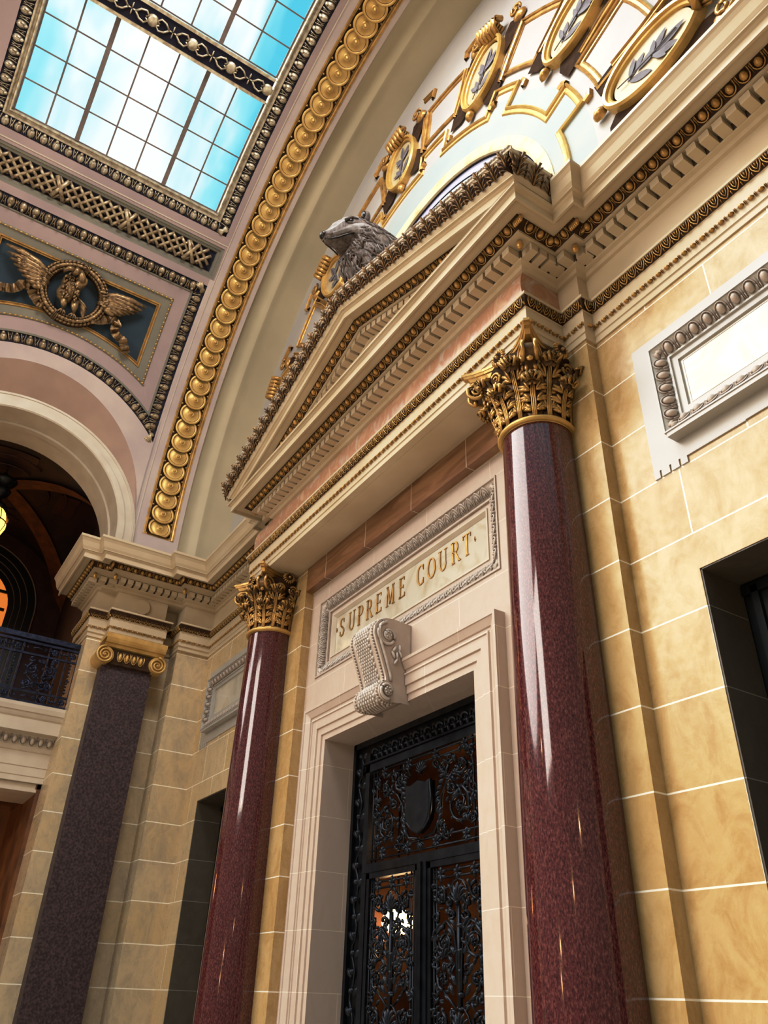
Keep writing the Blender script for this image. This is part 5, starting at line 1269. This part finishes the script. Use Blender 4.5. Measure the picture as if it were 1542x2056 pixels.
for r, t in ((2.39, .016), (2.22, .012), (2.05, .012), (1.85, .012)):
    V, Q = tube([FL(p[0], p[1], -.05) for p in arcpath(r)], t, 5); mb.add(V, Q)
mb.build('window_frame', 'navy', w2)

MC = (-6.38, 7.5)
pol = lambda R, a: (MC[0] + R * cos(radians(a)), MC[1] + R * sin(radians(a)))
GP = [(0, 0), (.0, .035), (.018, .05), (.034, .035), (.040, .018), (.070, .012), (.085, .020), (.098, .006), (.10, 0)]
def polyarc(R, a0, a1, n=6): return [pol(R, a0 + (a1 - a0) * k / n) for k in range(n + 1)]
names = {15.2: 'the lowest one at right', 45.6: 'upper right of the window', 75.4: 'just right of the top of the window', 105.5: 'just left of the top of the window', 135.5: 'at the left shoulder of the window'}
for mid, desc in names.items():
    P = polyarc(3.74, mid - 6.4, mid + 6.4, 4) + polyarc(4.57, mid + 6.4, mid - 6.4, 4); P = P[::-1]
    # ring runs clockwise so the profile lies inside
    A = sum(P[i][0] * P[(i + 1) % len(P)][1] - P[(i + 1) % len(P)][0] * P[i][1] for i in range(len(P)))
    if A < 0: P = P[::-1]
    mb = MB(); strip(mb, P, FL, GP, closed=True)
    tag(mb.build('gilded_molding', 'gold'), 'gilded molded wedge-shaped frame on the lunette, ' + desc, 'molding', 'gilded wedge frames between the medallions')
    mb = MB(); q = P; c = pol(4.15, mid)
# stepped band following the arch
P = []; bumps = [(11.5, 20.5), (42.8, 51.2), (72.0, 81.6), (101.5, 111), (131.5, 141)]
a = -3.0
for (s_, e_) in bumps:
    P += polyarc(3.17, a, s_, max(3, int((s_ - a) / 3))); P += polyarc(3.52, s_, e_, 4); a = e_
P += polyarc(3.17, a, 176, 12)
mb = MB(); strip(mb, P, FL, [(v - .05, w) for v, w in GP]); tag(mb.build('gilded_key_band', 'gold_pale'), 'gilded stepped molding running round the lunette window like a key pattern', 'molding')

# medallions
def medallion():
    r = empty('medallion', (0, 0, 0), 'm', 'medallion', 'olive branch medallions on the lunette')
    Fm = lambda a, b, w: (a, -w, b); n = 44; A_, B_ = .40, .585
    el = lambda s, n=44: [(A_ * s * cos(2 * pi * k / n), B_ * s * sin(2 * pi * k / n)) for k in range(n)]
    mb = MB(); strip(mb, el(1.0), Fm, [(0, 0), (0, .10), (.02, .125), (.05, .12), (.055, .09), (.075, .095), (.09, .085), (.095, .05)], closed=True); mb.build('oval_rim', 'gold_pale', r)
    mb = MB(); e2 = el(.80); mb.add([Fm(p[0], p[1], .055) for p in e2], [tuple(range(44))], None, 0, False); mb.build('ground', 'panel_gold', r)
    lf = MB()
    hz_ = [.060]
    def leaf(x, z, L, W, a):
        hz_[0] += .002
        V = []; 
        for k in range(11):
            t = k / 10; V.append((W * sin(pi * t) ** .8 * .5, L * t))
        pts_ = V + [(-u, v) for u, v in V[::-1][1:-1]]; c, s = cos(a), sin(a)
        lf.add([Fm(x + u * c - v * s, z + u * s + v * c, hz_[0]) for u, v in pts_], [tuple(range(len(pts_)))], None, 0, False)
    for x, z, L, W, a in ((.0, -.30, .30, .10, .55), (.02, -.28, .30, .10, -.65), (.0, -.18, .34, .11, .12), (.03, -.02, .30, .10, .65), (.04, 0, .32, .11, -.55), (.04, .05, .34, .11, .02), (.0, -.26, .24, .07, 1.1), (.04, .0, .2, .07, 1.15), (.04, .02, .22, .07, -1.05)): leaf(x, z, L, W, a)
    V, Q = tube([Fm(-.03, -.40, .082), Fm(.0, -.25, .082), Fm(.03, .05, .082), (.04, -.082, .30)], .007, 4); lf.add(V, Q)
    lf.build('olive_branch', 'leaf_grey', r)
    for sg in (-1, 1):      # cartouche side strips, shoulders and feet
        br = MB()
        strip(br, [(sg * .60, -.40), (sg * .63, .02), (sg * .70, .42)][::sg], Fm, [(-.01, 0), (.0, .05), (.02, .06), (.035, .035), (.06, .035), (.075, .055), (.09, .05), (.10, 0)], 0)
        strip(br, [(sg * .86, .70), (sg * .92, .86), (sg * .62, 1.0)][::sg], Fm, [(-.01, 0), (.0, .05), (.02, .06), (.035, .035), (.06, .035), (.07, 0)], 0)
        strip(br, [(sg * .60, -.70), (sg * .50, -.72), (sg * .48, -.80)][::sg], Fm, [(-.01, 0), (.0, .05), (.03, .06), (.06, .04), (.08, 0)], 0)
        br.add([Fm(sg * x, z, .03) for x, z in ((.40, -.1), (.60, -.35), (.55, -.66), (.30, -.62), (.20, -.52))], [tuple(range(5))], None, 1, False)
        br.add([Fm(sg * x, z, .03) for x, z in ((.40, .1), (.62, .42), (.62, .60), (.30, .66), (.25, .50))], [tuple(range(5))], None, 1, False)
        V, Q = ell(sg * .52, .64, .02, .13, .10, .07); br.add([Fm(*p) for p in V], Q)
        sp = spiral(sg * .46, .70, .11, .02, 1.4, 0, sg, 20); V, Q = tube([Fm(p[0], p[1], .09) for p in sp], .022, 6); br.add(V, Q)
        br.build('cartouche', ['gold', 'umber'], r)
    sc = MB()
    for k in range(6): V, Q = tube([Fm((-.24 + k * .08) * .9, z, w) for z, w in ((.52, .09), (.56, .18), (.64, .22), (.71, .19), (.76, .10))], .040, 7); sc.add(V, Q)
    for k in range(4): V, Q = tube([Fm(.19 * cos(t), .66 + .12 * sin(t) + .0 * k, .06 + .04 * k) for t in (3.3, 4.0, 4.7, 5.4, 6.1)], .02, 6); sc.add(V, Q)
    sc.build('scroll_cap', 'gold', r)
    V, Q = ell(0, -.66, .04, .07, .09, .08); MB().add([Fm(*p) for p in V], Q).build('knob', 'gold', r)
    return r
def copy_tree(o):
    c = o.copy(); C.objects.link(c)
    for ch_ in o.children:
        k = ch_.copy(); C.objects.link(k); k.parent = c
    return c
m0 = medallion(); MED = [((-2.03, 7.66), 3, 'lowest at right beside the long cornice'), ((-2.74, 9.66), 31, 'second from the right'), ((-4.36, 10.98), 60.5, 'third from the right'), ((-6.42, 11.50), 91, 'above the left part of the window'), ((-8.52, 10.86), 122.5, 'just behind the badger head'), ((-9.98, 9.40), 151.5, 'lowest at left behind the pediment crest')]
for k, ((x, z), al, d) in enumerate(MED):
    o = m0 if k == 0 else copy_tree(m0)
    o.location = (x, LY, z); o.rotation_euler = (0, radians(90 - al), 0); o['label'] = 'gilded oval medallion with grey olive branch, ' + d

# ---------------------------------------------------------------- badger head on the pediment apex
bd = empty('badger_bust', (-5.98, 3.5, 7.2), 'dark carved badger head peering out over the pediment apex', 'sculpture')
rings = [(3.80, 7.10, .52, .50), (3.78, 7.55, .56, .50), (3.62, 7.95, .58, .47), (3.42, 8.16, .545, .42), (3.26, 8.30, .47, .37), (3.13, 8.385, .41, .33), (3.02, 8.43, .345, .29), (2.94, 8.42, .29, .25), (2.86, 8.38, .225, .20), (2.78, 8.315, .165, .150), (2.71, 8.262, .122, .112), (2.655, 8.232, .095, .085), (2.615, 8.218, .075, .07), (2.598, 8.212, .045, .045)]
mb = MB(); G = []; nn = 56; sub_ = []
for i in range(len(rings) - 1):
    for q in range(4):
        t = q / 4; sub_.append(tuple(rings[i][k] + (rings[i + 1][k] - rings[i][k]) * t for k in range(4)) + (i + t,))
sub_.append(rings[-1] + (13.0,)); random.seed(3)
for i, (y, z, r, rx, s_) in enumerate(sub_):
    a = sub_[max(0, i - 1)]; b = sub_[min(len(sub_) - 1, i + 1)]; ty, tz = b[0] - a[0], b[1] - a[1]; l = hypot(ty, tz); ny_, nz_ = -tz / l, ty / l
    if s_ < 1.2: ny_, nz_ = -1, 0
    # normal in the YZ plane pointing up/back side
    if nz_ > 0: ny_, nz_ = -ny_, -nz_
    row = []
    fur = .045 if s_ < 6 else (.02 if s_ < 9 else .0)
    for j in range(nn):
        f = 2 * pi * j / nn; k_ = 1 + fur * (sin(9 * f + s_ * 1.7) * sin(s_ * 2.3 + 3 * f) + .6 * sin(17 * f - s_ * .9)) 
        snout = 1 - (.10 * (cos(f) < -.2) if s_ > 8 else 0)
        row.append((-5.98 + rx * k_ * sin(f) * snout, y - ny_ * r * k_ * cos(f), z - nz_ * r * k_ * cos(f)))
    G.append(row)
mb.grid(G, 0, True, closed=True); mb.f.append(tuple(range(len(mb.v) - nn, len(mb.v)))); mb.m.append(0); mb.sm.append(True)
# pale blaze on top of the muzzle and cheek stripes
o_m = []
for fi in range(len(mb.f)):
    ii = mb.f[fi]; r_ = min(ii) // nn; j = (min(ii) % nn) / nn * 2 * pi; s_ = sub_[min(r_, len(sub_) - 1)][4]
    cj = cos(j)
    if s_ > 6.2 and cj > .55: mb.m[fi] = 1
    if 5.0 < s_ < 10.5 and -.15 < cj < .18: mb.m[fi] = 1
def surf(i_s, f, extra=0.0):
    i = min(range(len(sub_)), key=lambda q: abs(sub_[q][4] - i_s)); y, z, r, rx, _ = sub_[i]; p = G[i][int(f / (2 * pi) * nn) % nn]
    return (p[0] + extra * sin(f), p[1], p[2])
random.seed(5)
for k in range(520):      # carved fur locks
    s_ = random.uniform(1.0, 6.6); f = random.uniform(0, 2 * pi)
    P = [surf(s_ - t * 1.0, f + t * .12 * random.choice((-1, 1))) for t in (0, .5, 1)]
    V, Q = tube(P, [.008, .016 + .008 * random.random(), .006], 4); mb.add(V, Q, None, 0 if random.random() < .8 else 1)
bo = mb.build('head', ['badger', 'badger_light'], bd)
for sg in (-1, 1):
    e = MB(); V, Q = ell(0, 0, 0, .075, .06, .12, full=True, n=10); e.add([(-5.98 + sg * .215 + x, 3.08 + y, 8.70 + z) for x, y, z in V], Q)
    V, Q = ell(0, 0, 0, .045, .03, .075, full=True, n=8); e.add([(-5.98 + sg * .235 + x, 3.035 + y, 8.705 + z) for x, y, z in V], Q, None, 1); e.build('ear', ['badger', 'eye_black'], bd)
    e = MB(); V, Q = ell(0, 0, 0, .04, .045, .04, full=True, n=10); e.add([(-5.98 + sg * .195 + x, 2.885 + y, 8.50 + z) for x, y, z in V], Q)
    V, Q = tube([(-5.98 + sg * .20, 2.80, 8.47), (-5.98 + sg * .215, 2.87, 8.56), (-5.98 + sg * .235, 2.96, 8.56)], .022, 6); e.add(V, Q, None, 1)
    V, Q = tube([(-5.98 + sg * .20, 2.83, 8.45), (-5.98 + sg * .225, 2.90, 8.45), (-5.98 + sg * .245, 2.97, 8.49)], .014, 6); e.add(V, Q, None, 1); e.build('eye', ['eye_black', 'badger'], bd)
e = MB(); V, Q = ell(0, 0, 0, .062, .045, .05, full=True, n=12); e.add([(-5.98 + x, 2.60 + y, 8.235 + z) for x, y, z in V], Q); e.build('nose', 'eye_black', bd)
e = MB()
for sg in (-1, 1):
    V, Q = tube([(-5.98 + sg * .02, 2.615, 8.165), (-5.98 + sg * .055, 2.68, 8.172), (-5.98 + sg * .098, 2.76, 8.21), (-5.98 + sg * .158, 2.85, 8.265), (-5.98 + sg * .212, 2.93, 8.30)], .011, 5); e.add(V, Q)
e.build('mouth', 'eye_black', bd)

# ---------------------------------------------------------------- light, world, camera
for o in list(C.objects):
    if o.parent is None: o.location.z += ZO
def light(kind, name, loc, energy, col, rot=(0, 0, 0), **k):
    l = bpy.data.lights.new(name, kind); l.energy = energy; l.color = col
    for a, b in k.items(): setattr(l, a, b)
    o = bpy.data.objects.new(name, l); o.location = loc; o.rotation_euler = rot; C.objects.link(o); return o
import mathutils
def aim(d): return mathutils.Vector(d).to_track_quat('-Z', 'Y').to_euler()
light('SUN', 'day_sun', (0, -5, 15), 3.4, (1.0, .965, .925), aim((.38, .62, -.64)), angle=radians(50))
light('AREA', 'skylight_daylight', (-3.4, .2, 14.1), 520, (.98, .98, 1.0), aim((-6.0, .6, -8.5)), size=3.0)
light('AREA', 'hall_fill', (-3.6, -9.5, 8.5), 560, (1, .95, .88), aim((-7.5, 11, -2.5)), size=4.5)  # unseen fill added to brighten the side wall
light('AREA', 'bounce_fill', (-7.0, -1.5, .15), 85, (1, .86, .74), aim((-.05, .12, 1)), size=6)  # unseen upward fill added in place of bounce onto vault and soffits
light('POINT', 'passage_light', (-14.5, .22, 8.2), 6, (1, .55, .25), shadow_soft_size=.25)
light('POINT', 'room_light', (-6.2, 5.2, 1.6 + 1.5), 9, (1, .60, .32), shadow_soft_size=.15)
light('POINT', 'lower_light', (-14.0, .6, 3.2), 14, (1, .5, .2), shadow_soft_size=.2)

for lx, ly, lz, e_ in ((-4.14, -4.52, .87, 20), (3.12, -.74, 2.5, 24), (-5.43, -4.03, 3.7, 16), (-4.59, -4.5, .41, 16), (.71, -3.23, 1.62, 18)):
    light('POINT', 'hall_lamp', (lx, ly, lz + ZO), e_, (1, .62, .30), shadow_soft_size=.10)
w = bpy.data.worlds.new('sky'); bpy.context.scene.world = w; w.use_nodes = True
N = w.node_tree.nodes; L = w.node_tree.links; bg = N['Background']
tc = N.new('ShaderNodeTexCoord'); mp = N.new('ShaderNodeMapping'); mp.inputs['Scale'].default_value = (2.2, 5.5, 2.2); mp.inputs['Rotation'].default_value = (0, 0, .5)
L.new(tc.outputs['Generated'], mp.inputs[0])
n = N.new('ShaderNodeTexNoise'); n.inputs['Scale'].default_value = 1.5; n.inputs['Detail'].default_value = 4; n.inputs['Distortion'].default_value = .6; L.new(mp.outputs[0], n.inputs['Vector'])
r = N.new('ShaderNodeValToRGB'); e = r.color_ramp.elements; e[0].position = .42; e[0].color = (.13, .56, .76, 1); e[1].position = .66; e[1].color = (1, 1, 1, 1); x = e.new(.54); x.color = (.36, .76, .88, 1)
L.new(n.outputs['Fac'], r.inputs['Fac'])
sx = N.new('ShaderNodeSeparateXYZ'); L.new(tc.outputs['Generated'], sx.inputs[0])
h = N.new('ShaderNodeValToRGB'); e = h.color_ramp.elements; e[0].position = .45; e[0].color = (.34, .24, .16, 1); e[1].position = .56; e[1].color = (.62, .52, .42, 1)
mr = N.new('ShaderNodeMapRange'); mr.inputs['From Min'].default_value = -1; mr.inputs['From Max'].default_value = 1; L.new(sx.outputs['Z'], mr.inputs['Value']); L.new(mr.outputs[0], h.inputs['Fac'])
f = N.new('ShaderNodeMapRange'); f.inputs['From Min'].default_value = .50; f.inputs['From Max'].default_value = .66; L.new(sx.outputs['Z'], f.inputs['Value'])
mx = N.new('ShaderNodeMix'); mx.data_type = 'RGBA'; L.new(f.outputs[0], mx.inputs['Factor']); L.new(h.outputs['Color'], mx.inputs[6]); L.new(r.outputs['Color'], mx.inputs[7])
L.new(mx.outputs[2], bg.inputs['Color'])
st = N.new('ShaderNodeMapRange'); st.inputs['From Min'].default_value = .50; st.inputs['From Max'].default_value = .66; st.inputs['To Min'].default_value = .50; st.inputs['To Max'].default_value = 1.12
L.new(sx.outputs['Z'], st.inputs['Value']); L.new(st.outputs[0], bg.inputs['Strength'])

f_, yaw, pit, rol = 1555.8609, -1.02171257, .56563671, .03680731
cd = bpy.data.cameras.new('camera'); cam = bpy.data.objects.new('camera', cd); C.objects.link(cam)
fw = mathutils.Vector((sin(yaw) * cos(pit), cos(yaw) * cos(pit), sin(pit))); r0 = mathutils.Vector((cos(yaw), -sin(yaw), 0)); u0 = r0.cross(fw)
rt = cos(rol) * r0 + sin(rol) * u0; up = -sin(rol) * r0 + cos(rol) * u0
cam.matrix_world = mathutils.Matrix(((rt.x, up.x, -fw.x, 0), (rt.y, up.y, -fw.y, 0), (rt.z, up.z, -fw.z, ZO), (0, 0, 0, 1)))
cd.sensor_fit = 'VERTICAL'; cd.sensor_height = 32; cd.lens = f_ / 2056 * 32; cd.clip_end = 200; cd.clip_start = .05
sc_ = bpy.context.scene; sc_.camera = cam
sc_.view_settings.view_transform = 'Standard'; sc_.view_settings.look = 'None'; sc_.view_settings.exposure = 0.0
sc_.cycles.max_bounces = 6; sc_.cycles.diffuse_bounces = 3; sc_.cycles.glossy_bounces = 3; sc_.cycles.transparent_max_bounces = 12
vs = sc_.view_settings; vs.use_curve_mapping = True
cm = vs.curve_mapping; cu = cm.curves[3]
cu.points.new(.22, .165); cu.points.new(.70, .755); cm.update()
